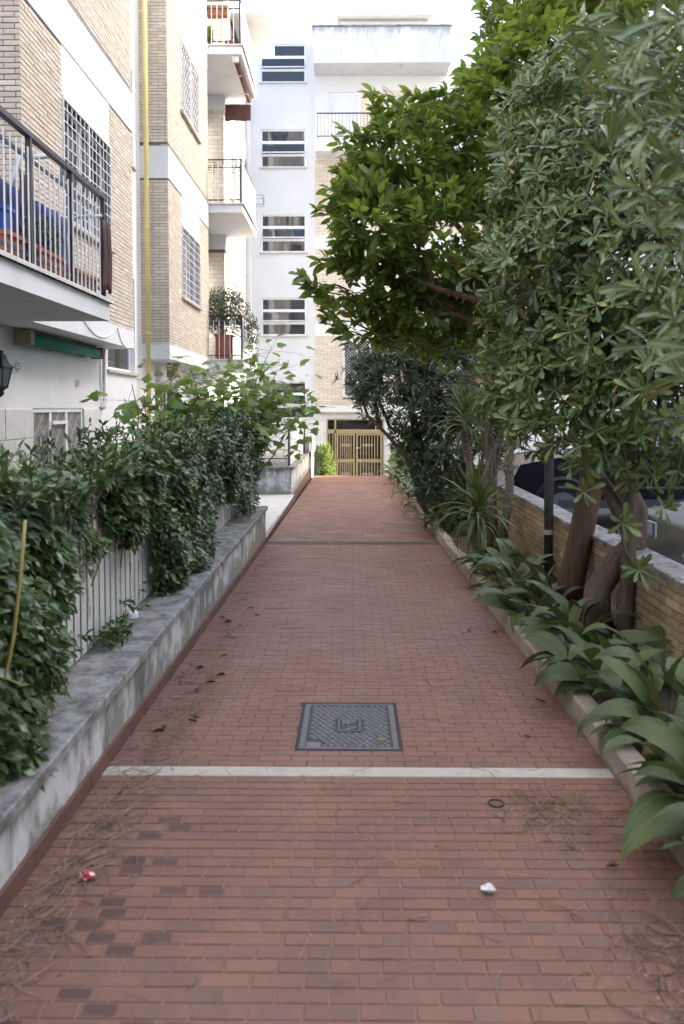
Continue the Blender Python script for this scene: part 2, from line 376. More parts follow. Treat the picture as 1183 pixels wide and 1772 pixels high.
def bricks(pl, a0, a1, b0, b1, L, H, J, mname, parent, holes=(), nparts=0, depth=.012, near=None, off=0.0, name='brick', proud=.0):
    """running-bond bricks proud of a recessed mortar sheet; nearest `nparts` become objects"""
    rows = int(math.ceil((b1-b0)/H)); cells = []
    for r in range(rows):
        z0 = b0+r*H; z1 = min(z0+H-J, b1)
        if z1-z0 < .006: continue
        x = a0 - (L/2 if (r+int(off*2)) % 2 else 0)
        while x < a1:
            p, q = max(x, a0), min(x+L-J, a1); x += L
            segs = [(p, q)]
            for h in holes:
                if h[2] < z1-.004 and h[3] > z0+.004:
                    ns = []
                    for (s0, s1) in segs:
                        if s1 <= h[0] or s0 >= h[1]: ns.append((s0, s1)); continue
                        if s0 < h[0]: ns.append((s0, h[0]))
                        if s1 > h[1]: ns.append((h[1], s1))
                    segs = ns
            cells += [(s0, s1, z0, z1) for s0, s1 in segs if s1-s0 > .015]
    part = set()
    if nparts:
        d = [((pl.p((c[0]+c[1])/2, (c[2]+c[3])/2)-Vector((0,0,CAMZ))).length if near is None else near(pl.p((c[0]+c[1])/2, (c[2]+c[3])/2)), i) for i, c in enumerate(cells)]
        part = {i for _, i in sorted(d)[:nparts]}
    mb = MB(); cache = {}
    for i, (s0, s1, z0, z1) in enumerate(cells):
        dp = depth + random.uniform(-.0025, .0025)
        if i in part:
            key = (round(s1-s0, 2), round(z1-z0, 3))
            if key not in cache:
                t = MB().cbox(-(s1-s0)/2, (s1-s0)/2, -(z1-z0)/2, (z1-z0)/2, -.004, depth, .0025, Pl((0,0,0), pl.u, pl.v))
                me = bpy.data.meshes.new(name); me.from_pydata(t.v, [], t.f); cache[key] = me
            link(name, cache[key], mname, parent, Matrix.Translation(pl.p((s0+s1)/2, (z0+z1)/2, dp-depth+proud)))
        else: mb.box(s0, s1, z0, z1, -.004, dp, pl, random.random(), back=False)
    if mb.f: tag(mb.build('brickwork', mname, parent), kind='stuff')

# ------------------------------------------------------------------ foliage helpers
def leaf_tmpl(kind):
    """verts (along +X, width along Y, normal +Z), triangles/quads; unit length"""
    if kind == 'small':
        v = [(0,0,0),(.45,.25,.05),(.45,-.25,.05),(1,0,-.10),(.5,0,.0)]
        f = [(0,4,1),(0,2,4),(4,3,1),(4,2,3)]
    elif kind == 'citrus':
        v = [(0,0,0),(.28,.20,.05),(.28,0,.01),(.28,-.20,.05),(.65,.19,.0),(.65,0,-.04),(.65,-.19,.0),(1,0,-.16)]
        f = [(0,2,1),(0,3,2),(1,2,5,4),(2,3,6,5),(4,5,7),(5,6,7)]
    elif kind == 'spat':      # spatulate pittosporum leaf
        v = [(0,.012,0),(0,-.012,0),(.4,.10,.045),(.4,0,.015),(.4,-.10,.045),(.78,.185,.03),(.78,0,-.01),(.78,-.185,.03),(.95,.10,-.05),(.95,-.10,-.05),(1,0,-.08)]
        f = [(0,3,2),(0,1,3),(1,4,3),(2,3,6,5),(3,4,7,6),(5,6,10,8),(6,7,9,10)]
    elif kind == 'lance':
        v = [(0,0,0),(.35,.075,.02),(.35,0,0),(.35,-.075,.02),(.7,.06,-.02),(.7,0,-.035),(.7,-.06,-.02),(1,0,-.12)]
        f = [(0,2,1),(0,3,2),(1,2,5,4),(2,3,6,5),(4,5,7),(5,6,7)]
    elif kind == 'maple':
        out = [(0,0),(.10,.22),(-.02,.48),(.27,.36),(.42,.56),(.52,.27),(.70,.26),(1.0,0),(.70,-.26),(.52,-.27),(.42,-.56),(.27,-.36),(-.02,-.48),(.10,-.22)]
        v = [(.32,0,.03)] + [(x, y, -.22*(x*x*.5+y*y)) for x, y in out]
        f = [(0,i,i % len(out)+1) for i in range(len(out), 0, -1)]
    return np.array(v, dtype=float), f
def norm(a): return a/np.maximum(np.linalg.norm(a, axis=-1, keepdims=True), 1e-9)
def foliage(parent, mname, pos, dr, nr, size, kind, nparts=0, width=1.0, stuff='foliage', leafname='leaf'):
    tv, tf = leaf_tmpl(kind); tv = tv*np.array([1, width, 1]); midv = (np.abs(tv[:,1]) < .011).astype(np.float32)
    pos = np.asarray(pos); d = norm(np.asarray(dr)); n = np.asarray(nr); n = norm(n - d*np.sum(n*d, axis=1, keepdims=True)); s = np.cross(n, d)
    size = np.asarray(size); N = len(pos)
    idx = np.arange(N); pi = []
    if nparts:
        dist = np.linalg.norm(pos-np.array([0,0,CAMZ]), axis=1)/size
        # only leaves that fall inside the picture
        yy = np.maximum(pos[:,1], .1); inside = (np.abs(pos[:,0]/yy+.011) < .44) & (pos[:,1] > .5) & ((pos[:,2]-CAMZ)/yy < .53)
        dist = np.where(inside, dist, 1e6); o = np.argsort(dist); pi = [i for i in o[:nparts] if dist[i] < 1e6]; idx = np.setdiff1d(idx, pi)
    if len(pi):
        me = bpy.data.meshes.new(leafname); me.from_pydata([tuple(q) for q in tv], [], tf); me.shade_smooth()
        me.attributes.new('mid', 'FLOAT', 'POINT').data.foreach_set('value', midv)
        for i in pi:
            m4 = Matrix(((d[i,0]*size[i], s[i,0]*size[i], n[i,0]*size[i], pos[i,0]), (d[i,1]*size[i], s[i,1]*size[i], n[i,1]*size[i], pos[i,1]), (d[i,2]*size[i], s[i,2]*size[i], n[i,2]*size[i], pos[i,2]), (0,0,0,1)))
            link(leafname, me, mname, parent, m4)
    K = len(tv); k = len(idx)
    if k == 0: return None
    B = np.stack([d[idx], s[idx], n[idx]], axis=1)               # k,3(axis),3
    V = np.einsum('vi,kij->kvj', tv, B)*size[idx][:,None,None] + pos[idx][:,None,:]
    me = bpy.data.meshes.new(stuff)
    ls = np.array([len(f) for f in tf]); flat = np.concatenate([np.array(f) for f in tf])
    loops = (flat[None,:] + (np.arange(k)*K)[:,None]).ravel()
    tot = np.tile(ls, k); st = np.concatenate([[0], np.cumsum(tot)[:-1]])
    me.vertices.add(k*K); me.vertices.foreach_set('co', V.ravel())
    me.loops.add(len(loops)); me.loops.foreach_set('vertex_index', loops.astype(np.int32))
    me.polygons.add(len(tot)); me.polygons.foreach_set('loop_start', st.astype(np.int32))
    me.update(calc_edges=True); me.validate()
    at = me.attributes.new('rnd', 'FLOAT', 'FACE'); at.data.foreach_set('value', np.repeat(rng.random(k), len(tf)).astype(np.float32))
    me.attributes.new('mid', 'FLOAT', 'POINT').data.foreach_set('value', np.tile(midv, k))
    me.shade_smooth()
    return tag(link(stuff, me, mname, parent), kind='stuff')
def px(x, y, Y):
    """a point at depth Y in the direction read off the photograph at (x, y)"""
    tp, ty = 61/1378, 15.5/1378; a, b = (x-591.5)/1378, (767-y)/1378
    cp, sp, cy, sy = 1/math.sqrt(1+tp*tp), tp/math.sqrt(1+tp*tp), 1/math.sqrt(1+ty*ty), ty/math.sqrt(1+ty*ty)
    f = cp+b*sp; d = (-sy*f+a*cy, cy*f+a*sy, -sp+b*cp)
    t = Y/d[1]; return (d[0]*t, Y, CAMZ+d[2]*t)
def lobes_clusters(lobes, dens, inner=.45):
    P, A = [], []
    for (c, r) in lobes:
        c = np.array(c); n = max(3, int(dens*r*r))
        u = norm(rng.normal(size=(n,3))); rad = r*(inner+(1-inner)*rng.random((n,1))**.6)
        P.append(c+u*rad*np.array([1,1,.92])); A.append(norm(u+np.array([0,0,.35])+.35*rng.normal(size=(n,3))))
    return np.concatenate(P), np.concatenate(A)
def rosettes(P, A, k, spread, jitter, size, tipup=0.0):
    """k leaves around each cluster axis"""
    pos, d, n, s = [], [], [], []
    for c, a in zip(P, A):
        a = np.array(a); ref = np.array([0,0,1.]) if abs(a[2]) < .9 else np.array([1.,0,0])
        x = norm(np.cross(a, ref)); y = np.cross(a, x); ph = rng.random()*6.28
        kk = rng.integers(max(2,int(k*.7)), k+2); sz = .65+.5*rng.random()
        for j in range(kk):
            t = ph+2.4*j; sp = R(spread)*(.55+.75*rng.random()); q = x*math.cos(t)+y*math.sin(t)
            dd = a*math.cos(sp)+q*math.sin(sp)+jitter*rng.normal(size=3)*.3; dd[2] += tipup
            pos.append(c-a*.03*j/kk + .004*rng.normal(size=3)); d.append(dd); n.append(a+.25*rng.normal(size=3)); s.append(size*sz*(.7+.5*rng.random()))
    return np.array(pos), np.array(d), np.array(n), np.array(s)
def alternates(P, A, k, size, twig_len, spread=55, droop=.25):
    """k leaves set alternately along a short twig ending at each cluster point"""
    pos, d, n, s, tw = [], [], [], [], []
    for c, a in zip(P, A):
        a = norm(np.array(a)+.25*rng.normal(size=3)); ref = np.array([0,0,1.]) if abs(a[2]) < .9 else np.array([1.,0,0])
        x = norm(np.cross(a, ref)); y = np.cross(a, x); ph = rng.random()*6.28; b = c-a*twig_len; tw.append((b, c))
        for j in range(k):
            t = (j+.6)/k; q = x*math.cos(ph+2.5*j)+y*math.sin(ph+2.5*j); sp = R(spread)*(.6+.6*rng.random())*(1-.45*t)
            dd = a*math.cos(sp)+q*math.sin(sp); dd[2] -= droop*rng.random()
            pos.append(b+(c-b)*t); d.append(dd); nn = np.array([0,0,1.])+.6*q+.4*rng.normal(size=3); n.append(nn); s.append(size*(.6+.6*rng.random()))
    return np.array(pos), np.array(d), np.array(n), np.array(s), tw
def bend(p, q, k=5, amp=.08, seed=0):
    p, q = Vector(p), Vector(q); L = (q-p).length; out = []
    for i in range(k+1):
        t = i/k; w = p.lerp(q, t)
        if 0 < i < k: w += Vector((noise.noise((seed*3.1+t*2.5, 1.7, 0)), noise.noise((seed*3.1+t*2.5, 9.2, 0)), noise.noise((seed*3.1+t*2.5, 4.4, 3))))*L*amp*2
        out.append(w)
    return out
def taper(a, b, n): return [a+(b-a)*i/(n-1) for i in range(n)]

# ================================================================== SETTING
def struct(o): o['kind'] = 'structure'; return o
struct(MB().box(-400, 400, -400, 400, -1.6, -1.34).build('ground', 'ground'))
struct(MB().box(2.06, 16.3, -30, 28, -1.3, -.22).build('parking', 'asphalt'))
struct(MB().box(-3.5, -1.42, -6, 10.3, -1.3, .03).build('garden_soil', 'soil'))
struct(MB().box(-3.5, -2.62, 10.31, 16.35, -1.3, .02).build('garden_soil', 'soil'))
bedmb = MB()
for i in range(26):                                     # the planting bed falls with the path
    y0, y1 = -4+i*1.1, -4+(i+1)*1.1
    bedmb.box(1.2, 2.0, y0, y1-.0, -1.2, gz((y0+y1)/2)+.07+.02*math.sin(i*2.1))
struct(bedmb.build('planting_bed', 'soil'))
struct(MB().box(-9, 12, -40, -6, -1.3, .06).build('pavement', 'asphalt'))

# ---- the path: mortar bed, one strip of stone, clay tiles
PR = Matrix.Rotation(math.atan(-0.0203), 4, 'X')
XL, XR, YE = -1.10, 1.16, 23.95
pm = MB().box(XL, XR, -6, 3.44, -.3, -.0045)
path = struct(pm.build('path', 'grout_pale')); path.matrix_basis = PR
MB().box(XL, XR, 3.44, YE, -.3, -.0045).build('mortar_bed', 'grout_dark', path)
MB().cbox(XL, XR, 3.437, 3.530, -.004, .0015, .002).build('stone_strip', 'strip_stone', path)
for (a, b) in ((10.2, 10.46), (20.82, 20.98)):
    MB().box(XL, XR, a, b, -.004, .001).build('joint_strip', 'joint_strip', path)
# cover edge on the first joint
MB().box(-.05, XR-.02, 10.31, 10.335, .001, .006).build('joint_edge', 'dark_metal', path)
TL, TH = .149, .0594
HOLE = (-.268, .250, 3.716, 4.350)
secs = ((-2.0, 3.434, .007), (3.533, 10.197, .0035), (10.463, 20.817, .0035), (20.983, YE, .0035))
cells = []
for (a, b, j) in secs:
    n = int(round((b-a)/TH)); h = (b-a)/n
    for r in range(n):
        y0, y1 = a+r*h+j/2, a+(r+1)*h-j/2
        x = XL-(TL/2 if r % 2 else 0)+random.uniform(-.006, .006)
        while x < XR:
            p, q = max(x+j/2, XL), min(x+TL-j/2, XR); x += TL
            sg = [(p, q)]
            if y1 > HOLE[2] and y0 < HOLE[3]:
                sg = [(s0, s1) for s0, s1 in ((p, min(q, HOLE[0])), (max(p, HOLE[1]), q)) if s1 > s0]
            cells += [(s0, s1, y0, y1) for s0, s1 in sg if s1-s0 > .012]
cells.sort(key=lambda c: (c[2] < 1.93, c[2]))
tmb = MB(); tc = {}
for i, (x0, x1, y0, y1) in enumerate(cells):
    dz = random.gauss(0, .0006)
    if i < 300:
        key = (round(x1-x0, 2), round(y1-y0, 3))
        if key not in tc:
            t = MB().cbox(-(x1-x0)/2, (x1-x0)/2, -(y1-y0)/2, (y1-y0)/2, -.008, 0, .0022)
            me = bpy.data.meshes.new('tile'); me.from_pydata(t.v, [], t.f); tc[key] = me
        link('tile', tc[key], 'paving_tile', path, Matrix.Translation(((x0+x1)/2, (y0+y1)/2, dz)) @ Matrix.Rotation(random.gauss(0, .006), 4, 'Z'))
    else: tmb.cbox(x0, x1, y0, y1, -.008, dz, .0016, WORLD, random.random())
tag(tmb.build('tile_field', 'paving_tile', path), kind='stuff')
# little flush grates far down the path
for (gx0, gx1, gy, nm) in ((-.13, .28, 18.2, 'dark slotted drain grate in the far middle of the red path'), (.90, 1.04, 15.9, 'small pale drain grate beside the right kerb far down the path')):
    g = thing('drain_grate', nm, 'grate', (gx0, gy, gz(gy)))
    MB().box(gx0, gx1, gy-.10, gy+.10, gz(gy)-.01, gz(gy)+.004).build('grate_frame', 'pole_metal', g)
    for k in range(6): 
        xx = gx0+(gx1-gx0)*(k+.5)/6; MB().box(xx-.012, xx+.012, gy-.085, gy+.085, gz(gy)+.004, gz(gy)+.009).build('grate_bar', 'cast_iron', g)
# steps down to the gate at the end, and the lower yard
stp = MB()
for k in range(5):
    stp.box(XL-.1, 1.3, YE+.0+k*.32, YE+(k+1)*.32, -1.33, -.487-.163*(k+1))
st = struct(stp.build('steps', 'travertine'))
struct(MB().box(-12, 14, YE, 29.2, -1.339, -1.33).build('yard', 'travertine'))

# ---- manhole cover
mh = thing('manhole_cover', 'rectangular cast iron manhole cover with diamond pattern set in the red path', 'manhole cover', (0, 4.03, gz(4.03)))
mx0, mx1, my0, my1 = HOLE
def PTH(): return Pl((0,0,0), (1,0,0), (0, math.cos(math.atan(.0203)), -math.sin(math.atan(.0203))))
pp = PTH()
fr = MB()
for (a, b, c, d) in ((mx0+.002, mx1-.002, my0+.002, my0+.012), (mx0+.002, mx1-.002, my1-.012, my1-.002), (mx0+.002, mx0+.012, my0+.012, my1-.012), (mx1-.012, mx1-.002, my0+.012, my1-.012)):
    fr.cbox(a, b, c, d, -.02, .003, .003, pp)
fr.build('cover_frame', 'cast_iron_dark', mh)
lid = MB().box(mx0+.012, mx1-.012, my0+.012, my1-.012, -.02, -.004, pp).build('cover_plate', 'cast_iron_dark', mh)
rim = MB(); lx0, lx1, ly0, ly1 = mx0+.018, mx1-.018, my0+.016, my1-.016
for (a, b, c, d) in ((lx0, lx1, ly0, ly0+.018), (lx0, lx1, ly1-.018, ly1), (lx0, lx0+.03, ly0+.018, ly1-.018), (lx1-.03, lx1, ly0+.018, ly1-.018)):
    rim.cbox(a, b, c, d, -.004, .003, .002, pp)
rim.build('cover_rim', 'cast_iron_rim', mh)
dm = MB(); nx, ny = 12, 19
ex0, ex1, ey0, ey1 = -.065, .050, 3.955, 4.125              # panel with the maker's mark
for r in range(ny):
    for k in range(nx+1):
        cx = lx0+.036+(lx1-lx0-.072)*(k+(0 if r % 2 else .5))/nx; cy = ly0+.026+(ly1-ly0-.052)*(r+.5)/ny
        if cx > lx1-.04 or cx < lx0+.04: continue
        if ex0-.02 < cx < ex1+.02 and ey0-.018 < cy < ey1+.018: continue
        if cx < lx0+.12 and cy < ly0+.10: continue
        a, b = .0178, .0150
        i0 = len(dm.v)
        for (u, v, h) in ((-a,0,-.004),(0,-b,-.004),(a,0,-.004),(0,b,-.004),(-a*.62,0,.003),(0,-b*.62,.003),(a*.62,0,.003),(0,b*.62,.003)): dm.v.append(tuple(pp.p(cx+u, cy+v, h)))
        for q in ((4,5,6,7),(0,1,5,4),(1,2,6,5),(2,3,7,6),(3,0,4,7)): dm.f.append(tuple(i0+z for z in q)); dm.r.append(0)
tag(dm.build('raised_diamonds', 'cast_iron', mh), kind='stuff')
em = MB()
for (a, b, c, d) in ((ex0, ex1, ey0, ey0+.008), (ex0, ex1, ey1-.008, ey1), (ex0, ex0+.007, ey0+.008, ey1-.008), (ex1-.007, ex1, ey0+.008, ey1-.008), (ex0+.02, ex1-.02, ey1-.035, ey1-.022), (ex0+.02, ex1-.03, ey1-.062, ey1-.048), (ex0+.02, ex0+.032, ey1-.09, ey1-.04), (ex0+.045, ex0+.056, ey1-.09, ey1-.04), (ex0+.02, ex1-.02, ey0+.055, ey0+.062)):
    em.cbox(a, b, c, d, -.004, .002, .001, pp)
em.quad([pp.p(ex0+.018, ey0+.014, .001), pp.p(ex0+.05, ey0+.014, .001), pp.p(ex1-.018, ey0+.046, .001), pp.p(ex1-.045, ey0+.046, .001)])
em.build('makers_mark', 'cast_iron', mh)
MB().cbox(lx0+.034, lx0+.105, ly0+.024, ly0+.085, -.004, .001, .003, pp).build('corner_plate', 'cast_iron', mh)

# ---- low wall on the left
lw = thing('low_wall', 'stained white plaster garden wall with grey stone coping left of the path', 'wall', (-1.27, 4, 0))
WY0, WY1 = -3.0, 10.34
MB().box(-1.42, -1.115, WY0, WY1, -.45, .225).build('plaster_wall', 'plaster_stained', lw)
sk = MB()
k = 0; y = WY0
while y < WY1-.01:
    y2 = min(y+.30, WY1); zb, zt = gz((y+y2)/2)-.03, gz((y+y2)/2)+.07
    MB().cbox(y+.001, y2-.002, zb, zt, 0, .014, .003, FX(-1.115)).build('skirting_tile', 'red_skirting', lw); y = y2
y = WY0
for i, L in enumerate((1.3, 1.28, 1.3, 1.25, 1.32, 1.3, 1.29, 1.3, 1.31, 1.30, .39)):
    y2 = min(y+L, WY1+.02)
    MB().cbox(-1.435, -1.085, y, y2-.004, .226, .272, .006).build('coping_slab', 'coping_stone', lw); y = y2
# ---- slat fence on the wall
fn = thing('slat_fence', 'white slatted metal fence half hidden under the hedge on the low wall', 'fence', (-1.37, 5, .27))
y = -1.0
while y < 10.25:
    zt = 1.13+.01*math.sin(y*3)
    MB().cbox(y, y+.072, .285, zt, 0, .004+.002*random.random(), .0015, FX(-1.375)).build('slat', 'fence_slat', fn); y += .1
MB().box(-1.0, 10.25, .282, 1.12, -.008, -.001, FX(-1.375)).build('gap_shade_sheet', 'dark_metal', fn)  # dark sheet added so the gaps between slats read as shaded
for z in (.42, 1.02): MB().box(-1.0, 10.25, z, z+.035, -.03, -.009, FX(-1.375)).build('fence_rail', 'dark_metal', fn)
for yy in (0.4, 2.6, 4.8, 5.62, 7.4, 9.4): MB().lathe([(.0,0),(.035,0),(.035,.03),(.022,.04),(.0,.045)], (-1.335, yy, .272), 10).build('foot_cap', 'mesh_white', fn)

# ---- marble walkway and terrace beyond the wall
wkk = thing('side_walkway', 'pale marble entry slab at the end of the low wall', 'walkway', (-1.5, 13, -.2))
for i in range(5):
    y0 = 10.36+i*1.2; y1 = y0+1.195
    MB().cbox(-2.6, XL-.055, y0, y1, gz(y0)-.3, gz(y0+.6)+.085, .006).build('marble_slab', 'marble_white', wkk)
MB().box(10.36, 16.36, -.5, -.22, 0, .006, FX(XL-.052)).build('slab_edge', 'red_skirting', wkk)
tw = thing('terrace_wall', 'mossy white plaster terrace wall carrying railing and white screen', 'wall', (-1.7, 18, -.4))
MB().box(-3.4, -1.235, 16.37, 23.2, -1.3, .30).build('plaster_wall', 'plaster_terrace', tw)
MB().cbox(-3.4, -1.17, 16.33, 19.6, .301, .345, .006).build('coping_slab', 'coping_stone', tw)
MB().cbox(-3.4, -1.17, 19.604, 23.22, .301, .345, .006).build('coping_slab', 'coping_stone', tw)
MB().box(16.37, 23.2, -.55, -.27, 0, .03, FX(-1.235)).build('skirting', 'red_skirting', tw)
MB().box(-1.36, -1.16, 23.25, 25.6, -1.3, .72).build('stair_wall', 'plaster_terrace', tw)
MB().cbox(-1.40, -1.12, 21.2, 23.24, .346, .80, .01).build('end_block', 'plaster_terrace', tw)
tr = thing('terrace_railing', 'dark railing with white bars and long white screen on the terrace wall', 'railing', (-1.7, 17, .345))
MB().tube([(-3.3,16.5,1.20),(-1.29,16.5,1.20)], .018, 6).build('handrail', 'dark_metal', tr)
MB().tube([(-3.3,16.5,.50),(-1.29,16.5,.50)], .012, 6).build('lower_rail', 'dark_metal', tr)
for xx in (-3.3, -2.3, -1.29): MB().tube([(xx,16.5,.345),(xx,16.5,1.20)], .02, 6).build('post', 'dark_metal', tr)
MB().tube([(-1.29,16.5,1.20),(-1.29,16.72,.72),(-1.29,16.5,.6)], .01, 6).build('brace', 'dark_metal', tr)
for i in range(16): 
    xx = -3.2+i*.12; MB().tube([(xx,16.5,.40),(xx,16.5,.98)], .008, 5).build('baluster', 'white_metal', tr)
MB().box(16.55, 20.8, .38, 1.26, -.012, .012, FX(-1.27)).build('screen', 'white_paint', tr)
MB().tube([(-1.22,20.9,.34),(-1.22,20.9,1.05)], .02, 6).build('post', 'dark_metal', tr)
hr = thing('stair_handrail', 'thin dark handrail going down the steps beside the far gate', 'handrail', (-.95, 24, -.5))
MB().tube([(-1.03,24.05,-.49),(-1.03,24.05,.42),(-.98,25.6,-.3),(-.98,25.6,-1.3)], .018, 6).build('handrail', 'dark_metal', hr)
MB().tube([(-1.0,24.8,-.9),(-1.0,24.8,.06)], .012, 6).build('post', 'dark_metal', hr)

# ---- kerb, brick parking wall, pole on the right
kb = thing('bed_kerb', 'worn beige stone kerb edging the planting bed right of the path', 'kerb', (1.2, 5, 0))
y = -1.0
for i in range(26):
    L = .98; y1 = y+L; z0, z1 = gz(y), gz(y1); h = .115+.006*math.sin(i*3)
    xo = XR+.008+.006*math.sin(i*1.7)
    q = MB(); i0 = 0
    for (yy, zz) in ((y+.003, z0), (y1-.003, z1)):
        for (xx, hh) in ((xo,-.1),(xo,h-.012),(xo+.012,h),(xo+.09,h),(xo+.10,h-.01),(xo+.10,-.1)): q.v.append((xx, yy, zz+hh))
    for a in range(5): q.f.append((a+1, a, a+6, a+7)); q.r.append(0)
    q.f += [(0,1,2,3,4,5), (11,10,9,8,7,6)]; q.r += [0,0]
    q.build('kerb_stone', 'kerb_stone', kb); y = y1
bw = thing('parking_wall', 'low ochre brick wall with stone coping between planting bed and parked cars', 'wall', (2.0, 6, 0))
BX = 1.96
MB().box(BX+.002, BX+.16, -2, 16, -.6, .49).build('mortar_core', 'mortar_dark', bw)
bpl = FmX(BX+.002)
bricks(bpl, -16, 2, -.28, .488, .20, .056, .009, 'brick_ochre', bw, nparts=300, near=lambda p: abs(p.y-5.8)+(0 if p.z > .0 else 3), depth=.014)
y = -2
for i in range(16):
    y1 = y+1.12; MB().cbox(BX-.03, BX+.19, y, y1-.006, .492, .535+.004*math.sin(i*2.2), .006).build('coping_slab', 'coping_stone', bw); y = y1
po = thing('metal_pole', 'thin dark metal pole with a pale band standing before the brick wall', 'pole', (1.87, 7.5, .0))
MB().tube([(1.87,7.5,-.1),(1.865,7.5,1.2),(1.86,7.5,3.2)], .045, 12).build('shaft', 'pole_metal', po, True)
MB().tube([(1.868,7.5,.36),(1.868,7.5,.405)], .052, 12).build('band', 'travertine', po)

# ================================================================== LEFT APARTMENT BUILDING
lb = thing('apartment_building', 'cream brick and white plaster apartment building with balconies along the left side', 'building', (-6, 12, 0))
FZ = (2.6, 5.85, 9.10)                                    # floor levels
core = FX(-3.45); bay = FX(-3.0)
gaps_win = [(11.30, 12.74, z, z+1.5) for z in (2.1, 5.35, 8.6)]
doors = [(17.15, 18.7, z+.02, z+2.15) for z in FZ]
gw = (8.58, 10.22, .12, 1.545); gw2 = (14.0, 15.9, .55, 2.02)
MB().wall(core, -2, 24.8, -.4, 13.6, gaps_win+doors+[gw, gw2], .16).build('wall', 'plaster', lb)
MB().box(-13, -3.70, -2, 24.8, -.4, 13.6).build('inner_wall', 'interior_dark', lb)
MB().box(-13, -3.45, 24.8, 24.95, -.4, 13.6).build('end_wall', 'plaster', lb)
MB().box(-13.2, -2.7, -2.1, 25.0, 13.61, 13.9).build('roof', 'plaster', lb)
def window(parent, pl, h, d=-.10, mull=1, fw=.05, pane='pane', rows=(), name='window', fm='white_paint', bar=.035):
    """frame with mullions and panes set back in an opening"""
    a0, a1, b0, b1 = h; f = MB()
    for q in ((a0, a1, b0, b0+fw), (a0, a1, b1-fw, b1), (a0, a0+fw, b0+fw, b1-fw), (a1-fw, a1, b0+fw, b1-fw)): f.box(*q, d-.03, d+.02, pl)
    xs = [a0+fw+(a1-a0-2*fw)*(i+1)/(mull+1) for i in range(mull)]
    for x in xs: f.box(x-bar, x+bar, b0+fw, b1-fw, d-.028, d+.018, pl)
    for z in rows: f.box(a0+fw, a1-fw, z-bar, z+bar, d-.026, d+.016, pl)
    wo = f.build(name, fm, parent)
    X = [a0+fw]+[v for x in xs for v in (x-bar, x+bar)]+[a1-fw]; Zr = [b0+fw]+[v for z in rows for v in (z-bar, z+bar)]+[b1-fw]
    for i in range(0, len(X), 2):
        for j in range(0, len(Zr), 2):
            MB().box(X[i], X[i+1], Zr[j], Zr[j+1], d-.012, d-.004, pl).build('pane', pane, wo)
    return wo
def grid_grille(parent, pl, h, nv, nh, d=.02, panels=1, t=.006, fw=.03):
    a0, a1, b0, b1 = h; g = MB(); n = panels
    for i in range(n+1): x = a0+(a1-a0)*i/n; g.box(max(a0, x-fw/2), min(a1, x+fw/2), b0, b1, d-.012, d+.012, pl)
    for z in (b0, b1-fw): g.box(a0+fw/2, a1-fw/2, z, z+fw, d-.011, d+.011, pl)
    go = g.build('window_grille', 'white_metal', parent)
    for i in range(1, nv):
        if (i*n) % nv == 0: continue
        x = a0+(a1-a0)*i/nv; MB().box(x-t, x+t, b0+fw, b1-fw, d-.005, d+.005, pl).build('grille_bar', 'white_metal', go)
    for j in range(1, nh):
        z = b0+(b1-b0)*j/nh; MB().box(a0+.015, a1-.015, z-t, z+t, d+.0055, d+.013, pl).build('grille_bar', 'white_metal', go)
    return go
def diamond_grille(parent, pl, h, d=.02, cell=.14, m='white_metal', t=.012):
    a0, a1, b0, b1 = h; g = MB(); fw = .03
    for q in ((a0, a1, b0, b0+fw), (a0, a1, b1-fw, b1), (a0, a0+fw, b0+fw, b1-fw), (a1-fw, a1, b0+fw, b1-fw), ((a0+a1)/2-.02, (a0+a1)/2+.02, b0+fw, b1-fw)): g.box(*q, d-.012, d+.012, pl)
    go = g.build('window_grille', 'white_metal', parent); k = MB()
    na, nb = int((a1-a0)/cell), int((b1-b0)/cell); ca, cb = (a1-a0)/na, (b1-b0)/nb
    for i in range(na):
        for j in range(nb):
            x, z = a0+(i+.5)*ca, b0+(j+.5)*cb
            P = [(x-ca*.5, z), (x, z-cb*.5), (x+ca*.5, z), (x, z+cb*.5)]
            for q in range(4):
                (p0, p1), (q0, q1) = P[q], P[(q+1) % 4]
                dx, dz = q0-p0, q1-p1; L = math.hypot(dx, dz); ox, oz = -dz/L*t, dx/L*t
                k.quad([pl.p(p0+ox, p1+oz, d), pl.p(p0-ox, p1-oz, d), pl.p(q0-ox, q1-oz, d), pl.p(q0+ox, q1+oz, d)])
                k.quad([pl.p(p0+ox, p1+oz, d), pl.p(q0+ox, q1+oz, d), pl.p(q0+ox, q1+oz, d-.012), pl.p(p0+ox, p1+oz, d-.012)])
    tag(k.build('grille_scrolls', m, go), kind='stuff')
for h in gaps_win:
    w_ = window(lb, core, h, mull=0); MB().cbox(h[0]-.06, h[1]+.06, h[2]-.045, h[2]-.002, -.15, .05, .004, core).build('window_sill', 'travertine', w_)
for h in doors: window(lb, core, h, mull=1, fw=.06)
# ground floor window with patterned glass
w_ = window(lb, core, gw, mull=2, pane='curtain', fw=.045, d=-.03)
MB().box(9.15, 9.62, 1.36, 1.40, -.012, .02, core).build('sash_rail', 'white_paint', w_)
window(lb, core, gw2, mull=2, pane='pane', rows=(1.3,))
